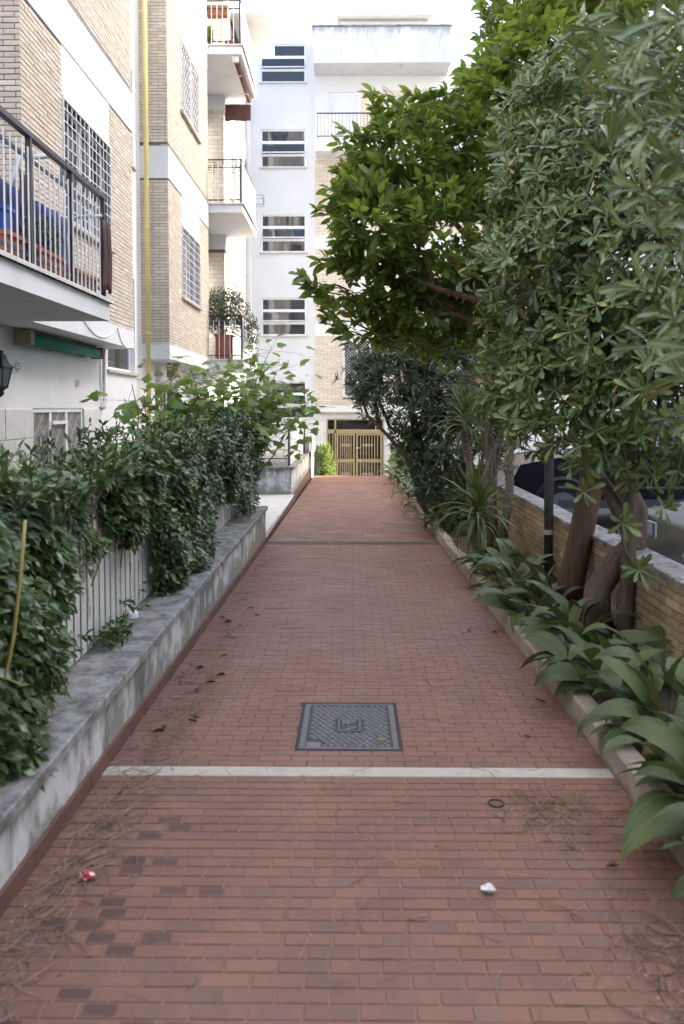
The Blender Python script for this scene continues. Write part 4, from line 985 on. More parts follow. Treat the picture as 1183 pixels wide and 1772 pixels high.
# ================================================================== PARKED CARS
def car(label, loc, rot, paint, L=4.2, W_=1.75, H_=1.5, pz=.46, suv=False):
    t = thing('parked_car', label, 'car', (0,0,0)); WL.pop(t.name)
    hw = W_/2; zs = .34 if suv else .28; wr = .34 if suv else .31; belt = .62*H_
    # body side outline, x forward from rear 0 to front L
    def ring(y, k, inset):
        pr = [(.05,zs+.05),(.0,.55),(.03,belt-.06),(.10,belt),(L*.30,belt+.02),(L*.62,belt),(L-.75,belt-.06),(L-.22,belt-.16),(L-.03,.62),(L,.48),(L-.04,zs+.02)]
        return [(min(max(x,inset*.9),L-inset*.9), y, z-(inset*.35 if z > .6 else 0)) for x, z in pr]
    b = MB(); ys = [(-hw,.06),(-hw+.05,.015),(-hw*.6,0),(0,-.0),(hw*.6,0),(hw-.05,.015),(hw,.06)]; n = 11
    for y, ins in ys: b.v += ring(y, 0, ins)
    for i in range(len(ys)-1):
        for k in range(n): a, c = i*n+k, i*n+(k+1) % n; b.f.append((a, c, c+n, a+n)); b.r.append(0)
    b.f += [tuple(range(n)), tuple(range((len(ys)-1)*n, len(ys)*n))[::-1]]; b.r += [0, 0]
    body = b.build('body', paint, t); bv = body.modifiers.new('b', 'BEVEL'); bv.width = .03; bv.segments = 2; bv.limit_method = 'ANGLE'
    rx0, rx1 = (.12, L*.62) if suv else (.35, L*.66)
    tx0, tx1 = (.35, L*.47) if suv else (.85, L*.47)
    c = MB(); zz0, zz1 = belt-.01, H_
    lowr = [(rx0,-hw+.05,zz0),(rx1,-hw+.05,zz0),(rx1,hw-.05,zz0),(rx0,hw-.05,zz0)]; upr = [(tx0,-hw+.20,zz1),(tx1,-hw+.20,zz1),(tx1,hw-.20,zz1),(tx0,hw-.20,zz1)]
    c.v = lowr+upr; c.f = [(0,1,5,4),(1,2,6,5),(2,3,7,6),(3,0,4,7)]; c.r = [0]*4
    c.build('window_band', 'car_glass', t)
    rf = MB().box(tx0-.02, tx1+.05, -hw+.19, hw-.19, zz1-.02, zz1+.03).build('roof', paint, t); q = rf.modifiers.new('b', 'BEVEL'); q.width = .03; q.segments = 2
    for sgn in (-1, 1):
        for (xa, xb) in ((rx0, tx0), (rx1, tx1), (L*.40, L*.36)):
            MB().tube([(xa, sgn*(hw-.045), zz0), (xb, sgn*(hw-.195), zz1)], .035, 6).build('pillar', paint, t)
        MB().tube([(.55, sgn*(hw+.004), .60), (L-.75, sgn*(hw+.004), .62)], .022, 6).build('rub_strip', 'car_trim' if not suv else 'pole_metal', t)
        MB().box(.5, L-.75, sgn*hw-.03, sgn*hw+.03, zs-.02, zs+.10).build('sill', 'pole_metal' if suv else 'car_trim', t)
        m_ = MB().box(L*.62, L*.62+.12, sgn*(hw+.10)-.09, sgn*(hw+.10)+.09, belt+.02, belt+.17).build('mirror', paint, t); q = m_.modifiers.new('b', 'BEVEL'); q.width = .03; q.segments = 2
        MB().box(L*.38, L*.38+.14, sgn*(hw-.01)-.02, sgn*(hw-.01)+.02, belt-.12, belt-.09).build('door_handle', 'car_trim', t)
        MB().box(L-.90, L-.82, sgn*(hw-.005)-.012, sgn*(hw-.005)+.012, .70, .74).build('side_indicator', 'orange_lens', t)
        hl = MB().box(L-.30, L-.05, sgn*(hw-.22)-.16, sgn*(hw-.22)+.16, .58, .74).build('headlight', 'lamp_glass', t); q = hl.modifiers.new('b', 'BEVEL'); q.width = .03; q.segments = 2
        MB().box(.0, .05, sgn*(hw-.18)-.12, sgn*(hw-.18)+.12, .62, .86).build('tail_light', 'red_lens', t)
        for xx in (.78, L-.82):
            w_ = MB().tube([(xx, sgn*(hw-.20), wr), (xx, sgn*(hw+.012), wr)], wr, 22).build('wheel', 'tyre', t)
            MB().tube([(xx, sgn*(hw+.005), wr), (xx, sgn*(hw+.022), wr)], wr*.62, 16).build('rim', 'alloy', w_)
            ar = MB(); 
            ar.tube([(xx+(wr+.06)*math.cos(a), sgn*(hw-.01), wr+(wr+.06)*math.sin(a)) for a in [math.pi*i/12 for i in range(13)]], .05, 6).build('wheel_arch', 'car_trim', t)
    MB().box(L-.02, L+.02, -hw+.25, hw-.25, zs+.06, .50).build('grille', 'car_trim', t)
    pl_ = MB().box(L+.015, L+.03, -.26, .26, pz, pz+.11).build('number_plate', 'plate_white', t)
    MB().box(L+.0301, L+.033, -.26, -.215, pz, pz+.11).build('plate_band', 'plate_blue', pl_); MB().box(L+.0301, L+.033, .215, .26, pz, pz+.11).build('plate_band', 'plate_blue', pl_)
    t.location = loc; t.rotation_euler.z = rot
    return t
car('dark navy off-road car parked side-on behind the brick wall', (6.75, 12.45, -.219), math.pi, 'car_navy', 4.5, 1.85, 1.78, suv=True)
car('black car parked nose to the brick wall at the right edge', (6.55, 6.2, -.219), math.pi, 'car_black', 4.25, 1.80, 1.66, pz=.80)

# ================================================================== VEGETATION
# ---- hedge on the slat fence
hd = thing('jasmine_hedge', 'glossy dark green climbing hedge covering the white slat fence', 'hedge', (-1.6, 5.5, .27))
def ztop(y): return np.interp(y, [0, 2.9, 3.8, 4.5, 6, 8, 9.2, 10.8], [1.34, 1.32, 1.22, 1.30, 1.34, 1.36, 1.46, 1.50])+.03*np.sin(y*3.7+1)
def zlow(y):
    k = np.interp(y, [0, 2.6, 3.0, 3.25, 4.0, 5.0, 5.35, 7.2, 7.6, 8.7, 9.1, 10.8], [.1,.12,.22,.58,.80,.80,.28,.27,.60,.66,.28,.27]); return k+.05*np.sin(y*9)+.05*np.sin(y*23+1)
N = 70000
y = np.concatenate([1.0+rng.random(int(N*.72))*9.75, 1.6+rng.random(N-int(N*.72))*5])
t = rng.random(N)**.85
top = rng.random(N) < .24
zl, zh = zlow(y), ztop(y); z = zl+(zh-zl)*t
bul = .07*np.sin(y*2.1+z*3)+.06*np.sin(y*5.3-z*4.1)+.04*np.sin(y*11+z*9)
x = -1.235+.75*bul-.12*rng.random(N)**1.3-.10*np.clip((z-zh+.25)/.25, 0, 1)**2
x = x-np.interp(y, [2.8, 3.1, 5.1, 5.5], [-.02, .04, .04, 0])
x = np.where(top, -1.18-.80*rng.random(N), x); z = np.where(top, zh+.05*np.sin(x*7+y*4)-.10*rng.random(N)-.30*np.clip(-1.35-x, 0, 1), z)
keep = ~((z < .3) & (x < -1.38)); keep &= ~((np.abs(x+1.37) < .02))
# thin out where the fence shows through
hole = (np.sin(y*3.1+2)*np.sin(z*6.2+1)+.5*np.sin(y*7.7) > .72) & (z < .75) & ~top; keep &= ~(hole & (rng.random(N) < .5))
nb = 14000; yb = 1.5+rng.random(nb)*9.1
P = np.concatenate([np.stack([x, y, z], 1)[keep], np.stack([-1.44-.16*rng.random(nb), yb, .25+rng.random(nb)*(ztop(yb)-.3)], 1)]); n = len(P)
ot = np.concatenate([top[keep], np.zeros(nb, bool)])
d = rng.normal(size=(n,3))*np.array([.45,.6,.45])+np.where(ot[:,None], np.array([[.35,-.15,.25]]), np.array([[.75,-.1,-.55]]))
nr = np.where(ot[:,None], np.array([[.2,0,1.]]), np.array([[.75,-.15,.75]]))+rng.normal(size=(n,3))*.42
foliage(hd, 'leaf_jasmine', P, d, nr, .066*(.55+.7*rng.random(n)), 'small', 280, .9)
# shoots standing above the top and hanging at the foot
sp, sdir = [], []
for i in range(170):
    yy = 1.6+rng.random()*9; sp.append((-1.36-.4*rng.random(), yy, float(ztop(np.array(yy)))+.02+.10*rng.random())); sdir.append((.3*rng.normal(), .3*rng.normal(), 1))
for i in range(18):
    yy = 3.2+rng.random()*2.2; sp.append((-1.24-.1*rng.random(), yy, .30+.12*rng.random())); sdir.append((.8, -.2, .1))
a_, b_, c_, d_, tws = alternates(np.array(sp), np.array(sdir), 7, .055, .14)
foliage(hd, 'leaf_jasmine', a_, b_, c_, d_, 'citrus', 0, stuff='shoots')
sm_ = MB()
for (p, q) in tws: sm_.tube([p, q], .003, 4, False)
for i in range(36):
    yy = 1.2+i*.26; zz = .75+.4*random.random(); sm_.tube(bend((-1.34, yy, .6+.2*random.random()), (-1.30+.05*random.random(), yy+random.uniform(-.4,.4), zz+.2), 4, .1, i), .004, 4, False)
tag(sm_.build('stems', 'twig', hd), kind='stuff')
vs = thing('vine_stem', 'thick yellowish bare vine stem hanging in front of the near hedge', 'vine', (-1.1, 2.7, .3))
MB().tube([px(36,1185,2.62), px(8,1172,2.6), px(22,1110,2.6), px(34,1010,2.6), px(43,900,2.65)], [.004,.005,.0065,.007,.006], 8).build('stem', 'vine_stem', vs, True)

# ---- maple saplings behind the hedge
def maple(label, base, tips, nl):
    t = thing('maple_sapling', label, 'sapling', base)
    st_ = MB(); P = []; A = []
    for i, q in enumerate(tips):
        pts = bend(base, q, 6, .05, i+base[1]); st_.tube(pts, taper(.014, .004, 7), 6)
        for k in range(nl):
            f = .58+.42*rng.random(); w_ = np.array(pts[min(5, int(f*6))].lerp(pts[min(6, int(f*6)+1)], rng.random()))
            e = w_+rng.normal(size=3)*np.array([.20,.20,.10]); P.append(e); A.append(e-w_+np.array([.1*rng.normal(), -.05, -.15]))
            if k % 2 == 0: st_.tube([w_, e], .002, 4, False)
    st_.build('stem', 'twig', t); P, A = np.array(P), np.array(A); n = len(P)
    foliage(t, 'leaf_maple', P, A+.3*rng.normal(size=(n,3))*np.array([1,1,.4]), np.array([[.05,-.5,1.]])+.35*rng.normal(size=(n,3)), .145*(.55+.6*rng.random(n)), 'maple', 110)
maple('tall bright green maple sapling rising beside the terrace railing', (-1.72, 10.25, .03), [px(470,600,10.9), px(430,612,11.4), px(505,660,11.0), px(535,690,10.9), px(455,650,11.5), px(400,640,11.6), px(420,690,11.3), px(450,690,11.2), px(480,640,11.3)], 66)
maple('bright green maple sapling above the middle of the hedge', (-1.95, 9.6, .03), [px(330,640,9.6), px(365,650,9.7), px(300,640,9.5), px(395,690,9.8), px(345,690,9.4), px(290,680,9.3), px(375,665,9.6), px(315,700,9.5), px(410,670,9.8)], 70)
maple('small maple sapling in front of the white ground floor wall', (-2.1, 7.6, .03), [px(228,665,7.6), px(250,690,7.6), px(215,690,7.5)], 24)

# ---- citrus tree over the path
def limbs(t, m, base, crown, rad, extra=(), sub=3):
    """trunk (list of points) + limbs from its top to the crown's lobes"""
    tr_ = MB().tube([Vector(p) for p in base], rad, 12).build('trunk', m, t, True)
    lm = MB(); top_ = Vector(base[-1])
    for i, (c, r) in enumerate(crown):
        c = Vector(c); pts = bend(top_-Vector((0,0,.1)), c, 6, .07, i); lm.tube(pts, taper(rad[-1]*.55, .012, 7), 7)
        for k in range(sub):
            u = Vector(norm(rng.normal(size=3))); lm.tube(bend(pts[4], c+u*r*.8, 4, .1, i*7+k), taper(.012, .004, 5), 5)
    lm.build('limbs', m, t); return tr_
ct = thing('citrus_tree', 'leafy citrus tree with pointed leaves overhanging the path', 'tree', (1.78, 6.46, 0))
cl = [(px(690,265,7.0),.46),(px(650,400,6.8),.50),(px(795,235,7.3),.46),(px(770,420,6.9),.66),(px(915,120,7.6),.64),(px(890,290,7.3),.72),(px(720,515,7.0),.36),(px(840,530,7.2),.46),(px(615,335,6.9),.30),(px(1010,60,8.2),.8),(px(640,520,6.9),.26),(px(975,210,7.8),.7),(px(720,205,7.2),.22),(px(895,30,7.9),.42),(px(1090,150,8.2),.8),(px(940,420,7.6),.6),(px(600,450,6.8),.22),(px(845,150,7.5),.38),(px(670,560,7.1),.2),(px(760,580,7.2),.25),(px(1080,-60,8.5),.8)]
P, A = lobes_clusters(cl, 400, .45)
ext = [(515,475),(530,490),(545,505),(560,520),(555,440),(560,360),(585,250),(600,225),(580,290),(640,165),(660,180),(700,160),(735,160),(765,160),(560,545),(575,560),(600,575),(590,400),(570,345),(640,590),(700,590),(800,130),(835,85),(840,140)]
P = np.concatenate([P, np.array([px(a+rng.normal()*6, b+rng.normal()*6, 6.8) for a, b in ext for _ in range(2)])]); A = np.concatenate([A, np.array([(-.8, -.2, .35)]*(2*len(ext)))])
a_, b_, c_, d_, tws = alternates(P, A, 9, .130, .21, 60, .35)
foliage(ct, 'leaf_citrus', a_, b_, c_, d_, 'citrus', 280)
tm = MB()
for i, (p, q) in enumerate(tws):
    if i % 2 == 0: tm.tube([p, q], .0035, 4, False)
for i in range(0, 2*len(ext), 2): q = P[-1-i]; tm.tube(bend(q, q+np.array([.45,.15,-.12]), 4, .06, i), taper(.004, .010, 5), 5)
tag(tm.build('twigs', 'twig', ct), kind='stuff')
limbs(ct, 'bark', [(1.76,6.50,-.15),(1.79,6.46,.10),(1.86,6.43,.5),(1.93,6.40,.95),(1.94,6.42,1.4),(1.80,6.55,2.0)], [(c, r) for c, r in cl if r > .3], [.125,.11,.10,.095,.088,.075])
tg = thing('hanging_tag', 'small pale packet hanging on a string from the citrus tree', 'tag', px(794,500,6.6))
q = Vector(px(794,498,6.6)); MB().tube([q+Vector((0,0,.24)), q+Vector((.004,0,.03))], .0015, 4).build('string', 'paper', tg); MB().cbox(q.x-.022, q.x+.022, q.z-.035, q.z+.035, -.008, .008, .004, Pl((0,q.y,0), (1,0,0), (0,0,1))).build('packet', 'paper', tg)

# ---- pittosporum trees
pt = thing('pittosporum_tree', 'dense pittosporum tree with whorled leaves and twisted trunks before the brick wall', 'tree', (1.89, 5.5, 0))
plb = [(px(930,230,6.2),.42),(px(960,340,5.8),.52),(px(905,480,5.6),.40),(px(1000,440,5.4),.46),(px(1080,300,5.6),.55),(px(1050,590,5.2),.46),(px(950,660,5.4),.36),(px(1130,470,5.1),.46),(px(1130,690,4.9),.38),(px(1010,760,5.0),.22),(px(895,600,5.7),.28),(px(1160,170,5.6),.6),(px(1010,160,6.2),.5),(px(1090,790,4.9),.16),(px(930,745,5.3),.20),(px(1060,700,5.1),.32),(px(1200,330,5.2),.5),(px(1200,580,5.0),.42),(px(990,580,5.5),.40),(px(870,690,5.7),.16),(px(1150,800,4.9),.16)]
P, A = lobes_clusters(plb, 560, .6)
A = norm(A+np.array([[-.35,-.55,.15]]))
low = P[:,2] < .95; P = P[~low]; A = A[~low]
P2 = np.array([px(1085,830,4.95), px(1040,800,5.0), px(1010,850,4.9), px(1078,905,4.85), px(1150,880,4.8), px(1105,985,4.95)]); A2 = np.array([(-.2,-.9,.2)]*6)
a_, b_, c_, d_ = rosettes(np.concatenate([P, P2]), np.concatenate([A, A2]), 9, 70, .4, .122)
foliage(pt, 'leaf_pitto', a_, b_, c_, d_, 'spat', 290, .78)
tm = MB()
for i in range(len(P)): 
    if i % 2 == 0: e = P[i]-A[i]*.22; tm.tube([e+np.array([.03,.08,-.03]), e, P[i]], .0035, 4, False)
for q in P2: tm.tube(bend(q, (1.85, 5.4, q[2]+.15), 4, .08, q[0]*9), taper(.003, .008, 5), 5)
tag(tm.build('twigs', 'twig', pt), kind='stuff')
limbs(pt, 'bark_grey', [(1.90,5.46,-.15),(1.885,5.45,.1),(1.90,5.42,.45),(1.90,5.45,.8),(1.92,5.45,1.2),(1.88,5.5,1.7)], [(c, r) for c, r in plb if r > .38], [.072,.058,.050,.050,.05,.05], sub=2)
MB().tube([(1.80,5.62,-.15),(1.745,5.62,.10),(1.765,5.66,.26),(1.90,5.72,.42),(2.06,5.75,.58),(2.08,5.78,.8),(1.95,5.8,1.1),(1.8,5.85,1.4)], [.12,.10,.095,.09,.085,.075,.065,.055], 12).build('trunk', 'bark_grey', pt, True)
MB().tube([(2.04,5.75,.60),(1.90,5.9,.95),(1.75,6.0,1.2)], [.06,.05,.045], 10).build('trunk', 'bark_grey', pt, True)
MB().lathe([(0,-.03),(.035,-.025),(.045,0),(.03,.02),(.018,.01),(0,.0)], (2.02,5.67,.56), 10).build('knot', 'bark', pt)
pn = thing('pittosporum_tree', 'blurred pittosporum branches reaching in from the upper right foreground', 'tree', (1.9, 2.5, 0))
fg = [(1010,45,2.3),(1060,20,2.2),(1120,60,2.0),(1170,30,1.9),(1090,110,2.1),(1150,130,1.9),(1040,150,2.4),(1180,190,1.9),(1110,215,2.1),(1060,250,2.5),(1160,270,2.0),(1120,330,2.2),(1180,350,2.0),(1080,390,2.6),(1150,420,2.1),(1180,470,2.0),(1115,500,2.4),(1160,540,2.1),(1190,600,2.0),(1130,590,2.3),(1175,650,2.1),(1200,720,2.0),(1030,90,2.6),(990,80,2.6),(1075,320,2.7),(1100,160,2.5),(1140,200,2.4),(1180,90,2.2),(1210,250,2.0),(1215,400,2.0),(1215,520,2.0),(1130,260,2.6),(1060,180,2.8),(1170,310,2.5)]
P = np.array([px(a, b, Y) for a, b, Y in fg]); A = norm(np.array([[-.75,-.1,.35]])+.35*rng.normal(size=(len(P),3)))
P = np.concatenate([P, np.array([(1.1+.7*rng.random(), 2.2+1.2*rng.random(), 2.2+1.8*rng.random()) for _ in range(120)])]); A = np.concatenate([A, norm(rng.normal(size=(120,3))+np.array([[-.3,-.2,.4]]))])
a_, b_, c_, d_ = rosettes(P, A, 9, 64, .45, .105)
foliage(pn, 'leaf_pitto', a_, b_, c_, d_, 'spat', 150, .74)
tm = MB()
for i, q in enumerate(P):
    e = Vector((1.75+.1*random.random(), 2.75, min(max(1.3, q[2]-.35), 3.2))); pts = bend(q, e, 5, .05, i); tm.tube(pts, taper(.0028, .008, 6), 5)
tm.build('limbs', 'twig', pn)
MB().tube([(1.72,2.9,-.1),(1.75,2.85,1.0),(1.78,2.8,2.0),(1.75,2.75,3.4)], [.09,.075,.06,.04], 10).build('trunk', 'bark_grey', pn, True)

# ---- oleander, dry twigs, yuccas
od = thing('oleander_bush', 'large dark oleander bush with narrow leaves leaning over the far kerb', 'bush', (1.6, 12.3, -.2))
ol = [(px(690,640,12.3),.55),(px(650,690,12.2),.35),(px(740,600,12.6),.6),(px(790,660,12.6),.6),(px(720,720,12.2),.42),(px(830,600,12.8),.6),(px(760,740,12.2),.35),(px(640,640,12.4),.28),(px(700,570,12.8),.35),(px(860,690,12.8),.5),(px(735,790,12.2),.22),(px(620,668,12.1),.2),(px(790,540,13),.5),(px(900,620,13),.6),(px(760,690,12.2),.5),(px(820,740,12.4),.4),(px(700,760,12.3),.25),(px(720,800,11.9),.28),(px(775,800,11.6),.34),(px(835,790,11.3),.34),(px(870,740,10.9),.34),(px(740,840,11.6),.22),(px(800,850,11.2),.22),(px(860,660,11.2),.36),(px(820,690,11.5),.36),(px(680,600,12.5),.4)]
P, A = lobes_clusters(ol, 620, .4)
exo = [(585,655),(600,665),(595,640),(612,690),(625,705),(640,735),(615,620),(600,600)]
P = np.concatenate([P, np.array([px(a, b, 12.1) for a, b in exo])]); A = np.concatenate([A, np.array([(-.9,-.1,.3)]*len(exo))])
a_, b_, c_, d_ = rosettes(P, A, 11, 58, .5, .165)
foliage(od, 'leaf_oleander', a_, b_, c_, d_, 'lance', 60)
tm = MB()
for i, (x0, y0) in enumerate(((1.55,12.2),(1.70,12.4),(1.45,12.5),(1.85,12.3),(1.3,12.0),(1.62,12.0))):
    for k in range(2):
        q = ol[(i*2+k) % len(ol)][0]; tm = MB().tube(bend((x0, y0, -.25), q, 6, .06, i*3+k), taper(.055, .015, 7), 8); tm.build('stem', 'bark_grey', od, True)
dt = thing('dry_shrub', 'tangle of bare pale twigs between the oleander and the pittosporum', 'shrub', (1.75, 10.2, 0))
tm = MB()
for i in range(70):
    b0 = Vector((1.75+random.uniform(-.15,.25), 10.2+random.uniform(-.2,.2), 1.0+random.random()*1.1)); e = b0+Vector((random.uniform(-.75,.2), random.uniform(-.35,.2), random.uniform(-.15,.55)))
    tm.tube(bend(b0, e, 5, .12, i), taper(.006, .002, 6), 4, False)
tm.build('twigs', 'twig_dry', dt)
for i in range(3): MB().tube(bend((1.7+i*.09, 10.2, -.15), (1.75+i*.07, 10.2, 2.0), 5, .04, i), taper(.03, .015, 6), 7).build('stem', 'bark_grey', dt, True)
def strap(L, wd, droop, fold=.25, stalk=0, seg=8):
    """arching strap leaf along +X"""
    q = MB(); up = R(62)
    x = z = 0; ang = up; pts = []
    for i in range(seg+1):
        t = i/seg; pts.append((x, z, ang)); st_ = L/seg; x += math.cos(ang)*st_; z += math.sin(ang)*st_; ang -= droop/seg*(1.6 if t > stalk else .25)
    for i, (x, z, a) in enumerate(pts):
        t = i/seg
        if stalk: w_ = wd*(.06 if t < stalk else (.06+.94*math.sin(math.pi*((t-stalk)/(1-stalk))**.8)**.9) if t < 1 else .0)
        else: w_ = wd*(.55+.45*math.sin(math.pi*min(1, t*1.2+.1)))*(1-t**3)
        h = fold*w_; nx, nz = -math.sin(a), math.cos(a)
        q.v += [(x+nx*h, w_/2, z+nz*h), (x, 0, z), (x+nx*h, -w_/2, z+nz*h)]
    for i in range(seg):
        a = i*3; q.f += [(a, a+1, a+4, a+3), (a+1, a+2, a+5, a+4)]; q.r += [0, 0]
    me = bpy.data.meshes.new('leaf'); me.from_pydata(q.v, [], q.f); me.shade_smooth(); return me
YL = [strap(.55, .045, d_, .3) for d_ in (.2, .55, .9, 1.3, 1.8)]
def yucca(label, base, top_z, n, sc, lean=(0,0)):
    t = thing('yucca', label, 'yucca', base)
    c = Vector((base[0]+lean[0], base[1]+lean[1], top_z))
    MB().tube(bend(base, c, 5, .02, base[1]), taper(.05, .045, 6), 10).build('trunk', 'bark_pale', t, True)
    for i in range(n):
        f = i/n; e = R(78-100*f+random.gauss(0, 7)); az = i*2.4+random.gauss(0, .2)
        m4 = Matrix.Translation(c-Vector((0,0,.18*f))) @ Matrix.Rotation(az, 4, 'Z') @ Matrix.Rotation(R(62)-e, 4, 'Y') @ Matrix.Scale(sc*random.uniform(.8, 1.15), 4)
        link('leaf', YL[min(4, int(f*5))], 'leaf_yucca', t, m4)
    return t
yucca('spiky yucca with long narrow leaves at the kerb below the oleander', (1.36, 8.5, -.12), .50, 62, 1.15)
yucca('tall yucca with a slim pale trunk close to the end of the brick wall', (1.62, 9.3, -.1), 1.75, 50, 1.0, (-.02, .05))
yucca('tall yucca with its trunk leaning right beside the brick wall', (1.72, 9.0, -.1), 1.55, 46, .95, (.12, .1))
yucca('shorter tall yucca with pale ringed trunk behind the kerbside yucca', (1.50, 9.8, -.1), 1.45, 46, .95, (-.08, .1))

# ---- aspidistra clumps along the kerb
AL = [strap(l, wd, d_, .14, .33, 11) for l, wd, d_ in ((.50,.112,1.1),(.46,.100,1.6),(.54,.115,1.8),(.44,.098,.7),(.56,.112,1.4),(.50,.105,2.2),(.42,.07,2.9))]
ordw = ['nearest', 'second', 'third', 'fourth', 'fifth', 'sixth', 'seventh', 'eighth', 'ninth', 'tenth', 'eleventh', 'twelfth', 'thirteenth', 'fourteenth', 'fifteenth', 'sixteenth', 'seventeenth']
spots = [(1.36,2.50,12),(1.38,2.98,16),(1.60,3.35,11),(1.40,3.62,13),(1.58,4.02,12),(1.42,4.35,14),(1.66,4.72,11),(1.44,5.05,13),(1.55,5.45,12),(1.40,5.95,11),(1.60,6.25,10),(1.42,6.7,11),(1.55,7.1,11),(1.44,7.55,10),(1.66,7.9,9)]
for i, (x, y_, n) in enumerate(sorted(spots, key=lambda q: q[1])):
    t = thing('aspidistra', ('aspidistra clump nearest the camera at the right kerb' if i == 0 else '%s aspidistra clump from the camera along the right kerb' % ordw[i]), 'plant', (x, y_, gz(y_)+.06), 'aspidistra clumps in the planting bed')
    sc = 1.0
    if i == 0:                                              # one leaf lies out over the paving
        link('leaf', AL[4], 'leaf_aspidistra', t, Matrix.Translation((1.38, 2.70, .02)) @ Matrix.Rotation(math.pi+.12, 4, 'Z') @ Matrix.Rotation(.62, 4, 'Y') @ Matrix.Scale(.95, 4))
    for k in range(n+5):
        az = random.uniform(0, 6.28); az = az if random.random() < .45 else math.pi+random.gauss(-.1, .6)
        m4 = Matrix.Translation((x+random.gauss(0,.055), y_+random.gauss(0,.08), gz(y_)+.05)) @ Matrix.Rotation(az, 4, 'Z') @ Matrix.Rotation(random.gauss(.12, .25), 4, 'Y') @ Matrix.Rotation(random.gauss(0, .3), 4, 'X') @ Matrix.Scale(sc*random.uniform(.75, 1.12), 4)
        j = random.randrange(6) if random.random() > .05 else 6
        link('leaf', AL[j], 'leaf_aspidistra' if j < 6 else 'leaf_withered', t, m4)
far = [(1.36,10.9),(1.55,11.5),(1.34,12.3),(1.36,13.4),(1.32,14.5),(1.38,15.6),(1.30,16.8),(1.34,18.0),(1.30,19.4),(1.32,20.8),(1.40,22.2)]
for i, (x, y_) in enumerate(far):
    t = thing('broadleaf_plant', ('bright broad leaved plant just beyond the dark joint at the right kerb' if i == 0 else '%s broad leaved plant beyond the dark joint along the kerb' % ordw[i]), 'plant', (x, y_, gz(y_)+.05), 'broad leaved plants at the far kerb')
    for k in range(24):
        az = random.uniform(0, 6.28)
        m4 = Matrix.Translation((x+random.gauss(0,.10), y_+random.gauss(0,.22), gz(y_)+.05)) @ Matrix.Rotation(az, 4, 'Z') @ Matrix.Rotation(random.gauss(0, .25), 4, 'Y') @ Matrix.Scale(random.uniform(.95, 1.5), 4)
        link('leaf', AL[random.randrange(6)], 'leaf_sunlit' if i > 2 else 'leaf_aspidistra', t, m4)  # farther plants wear the painted sunlit tone
small_shrub('round_shrub', 'sunlit yellow green shrub left of the golden gate', (-.85, 25.3, -.35), (.34,.4,.78), 1500, .12, 'leaf_sunlit', 'citrus', (-.8, 25.2, -1.2))
small_shrub('round_shrub', 'pale green rounded shrub right of the golden gate', (1.55, 23.6, .05), (.40,.6,.55), 2200, .09, 'leaf_sunlit', 'citrus', (1.55, 23.6, -.6))
small_shrub('garden_shrub', 'low green weed sprouting on the near coping', (-1.27, 4.25, .33), (.07,.22,.06), 130, .05, 'leaf_jasmine', 'citrus', (-1.3, 4.25, .28))

# ================================================================== LITTER
def litter(label, cx, cy, sx, sy, n, seed):
    r_ = np.random.default_rng(seed); q = MB()
    for i in range(n):
        x, y_ = cx+r_.normal()*sx, cy+r_.normal()*sy
        if not (XL+.01 < x < XR-.01): continue
        a = r_.random()*6.28 if r_.random() < .5 else 1.2+r_.normal()*.5; L = .05+.09*r_.random(); z0 = gz(y_)+.003+.012*r_.random()
        u = np.array([math.cos(a), math.sin(a), .08*r_.normal()])*L/2; b = np.array([-u[1], u[0], 0])*.12*r_.normal()
        c = np.array([x, y_, z0]); q.tube([c-u, c+b, c+u], .0013, 3, False, float(r_.random()))
    for i in range(n//2):
        x, y_ = cx+r_.normal()*sx*1.2, cy+r_.normal()*sy*1.2
        if not (XL+.01 < x < XR-.02): continue
        w_ = .003+.008*r_.random(); a = r_.random()*6.28; ca, sa = math.cos(a), math.sin(a); z0 = gz(y_)+.003
        q.quad([(x+w_*ca, y_+w_*sa, z0+.003*r_.random()), (x-w_*sa*.6, y_+w_*ca*.6, z0+.004*r_.random()), (x-w_*ca, y_-w_*sa, z0+.003*r_.random()), (x+w_*sa*.6, y_-w_*ca*.6, z0)], float(r_.random()))
    return tag(q.build('needle_litter', 'needle'), label, 'pine needles', kind='stuff')
litter('dry pine needles gathered along the foot of the low wall', -.95, 2.6, .07, .55, 300, 1)
litter('dry pine needles and twigs along the wall beyond the white strip', -.92, 4.3, .10, .7, 380, 2)
litter('patch of dry pine needles on the right near the white strip', .80, 3.12, .10, .10, 150, 3)
litter('dry pine needles in the lower right corner', .98, 2.15, .12, .18, 260, 4)
litter('few pine needles scattered over the middle of the path', .1, 2.7, .5, .6, 110, 5)
litter('few pine needles scattered beyond the manhole cover', .75, 4.6, .25, .9, 130, 6)
litter('sparse twigs scattered at the far wall foot', -.98, 7.2, .05, 1.4, 160, 8)
lv, lf = leaf_tmpl('citrus')
dryme = []
for k in range(4):
    v = lv.copy(); v[:,1] *= .8; v[:,2] += .5*(v[:,0]-.5)**2*(1 if k % 2 else -.4)+abs(v[:,1])*(.6+.3*k); me = bpy.data.meshes.new('fallen_leaf'); me.from_pydata([tuple(p) for p in v], [], lf); me.shade_smooth(); dryme.append(me)
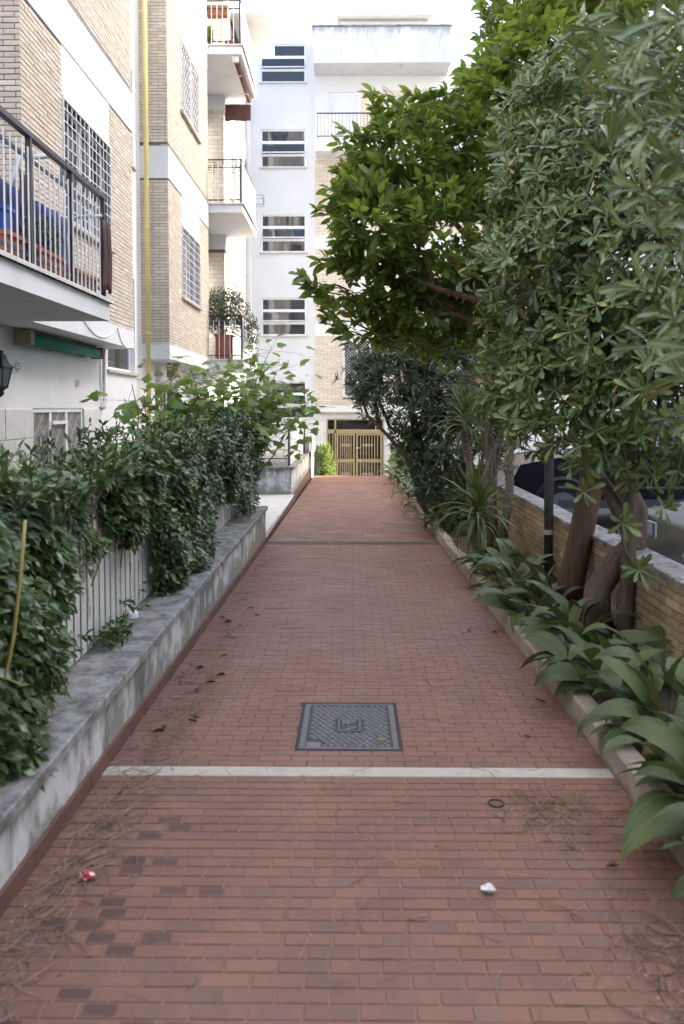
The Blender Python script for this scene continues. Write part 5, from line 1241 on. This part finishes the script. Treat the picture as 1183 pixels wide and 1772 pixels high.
def fallen(label, x, y_, sz, m, group=None, k=0, az=None):
    me = dryme[k].copy() if m != 'leaf_dry' else dryme[k]
    o = link('fallen_leaf', me, m, None, Matrix.Translation((x, y_, gz(y_)+.010)) @ Matrix.Rotation(random.uniform(0, 6.28) if az is None else az, 4, 'Z') @ Matrix.Scale(sz, 4)); return tag(o, label, 'leaf', group)
fallen('small yellow leaf lying on the manhole cover', .13, 3.80, .05, 'leaf_yellow', k=1, az=.3)
fallen('bright yellow leaf at the foot of the low wall beyond the strip', -.88, 5.22, .075, 'leaf_yellow', k=2)
for i in range(18): fallen('brown curled leaf in the litter along the low wall foot', -.92+random.gauss(0, .07), random.uniform(3.2, 6.6), random.uniform(.05, .085), 'leaf_dry', 'brown leaves along the wall foot', i % 4)
for i in range(8): fallen('brown curled leaf in the litter near the right kerb', .95+random.gauss(0, .08), random.uniform(2.7, 7.2), random.uniform(.045, .07), 'leaf_dry', 'brown leaves near the kerb', i % 4)
def scrap(name, label, x, y_, m, r):
    q = MB(); n = 9; rr = np.random.default_rng(int(x*1000) & 255)
    for j in range(4):
        for i in range(n):
            a = 6.28*i/n; ra = r*(math.sin((j+.35)/4*math.pi)*.9+.1)*(.55+.8*rr.random()); q.v.append((x+ra*math.cos(a), y_+ra*math.sin(a)*.8, gz(y_)+.003+r*.32*j*(.6+.6*rr.random())))
    for j in range(3):
        for i in range(n): a, b = j*n+i, j*n+(i+1) % n; q.f.append((a, b, b+n, a+n)); q.r.append(0)
    q.f.append(tuple(3*n+i for i in range(n))); q.r.append(0)
    return tag(q.build(name, m), label, 'litter')
scrap('paper_scrap', 'crumpled white paper scrap on the near right tiles', .455, 2.57, 'paper', .024)
scrap('candy_wrapper', 'crumpled red and white wrapper on the near left tiles', -.90, 2.63, 'paper_red', .026)
rg = [(.592+.030*math.cos(a), 3.185+.030*math.sin(a), gz(3.185)+.006) for a in [6.2832*i/20 for i in range(21)]]
tag(MB().tube(rg, .0035, 6, False).build('rubber_ring', 'rubber'), 'small dark rubber ring lying on the tiles right of centre', 'ring')
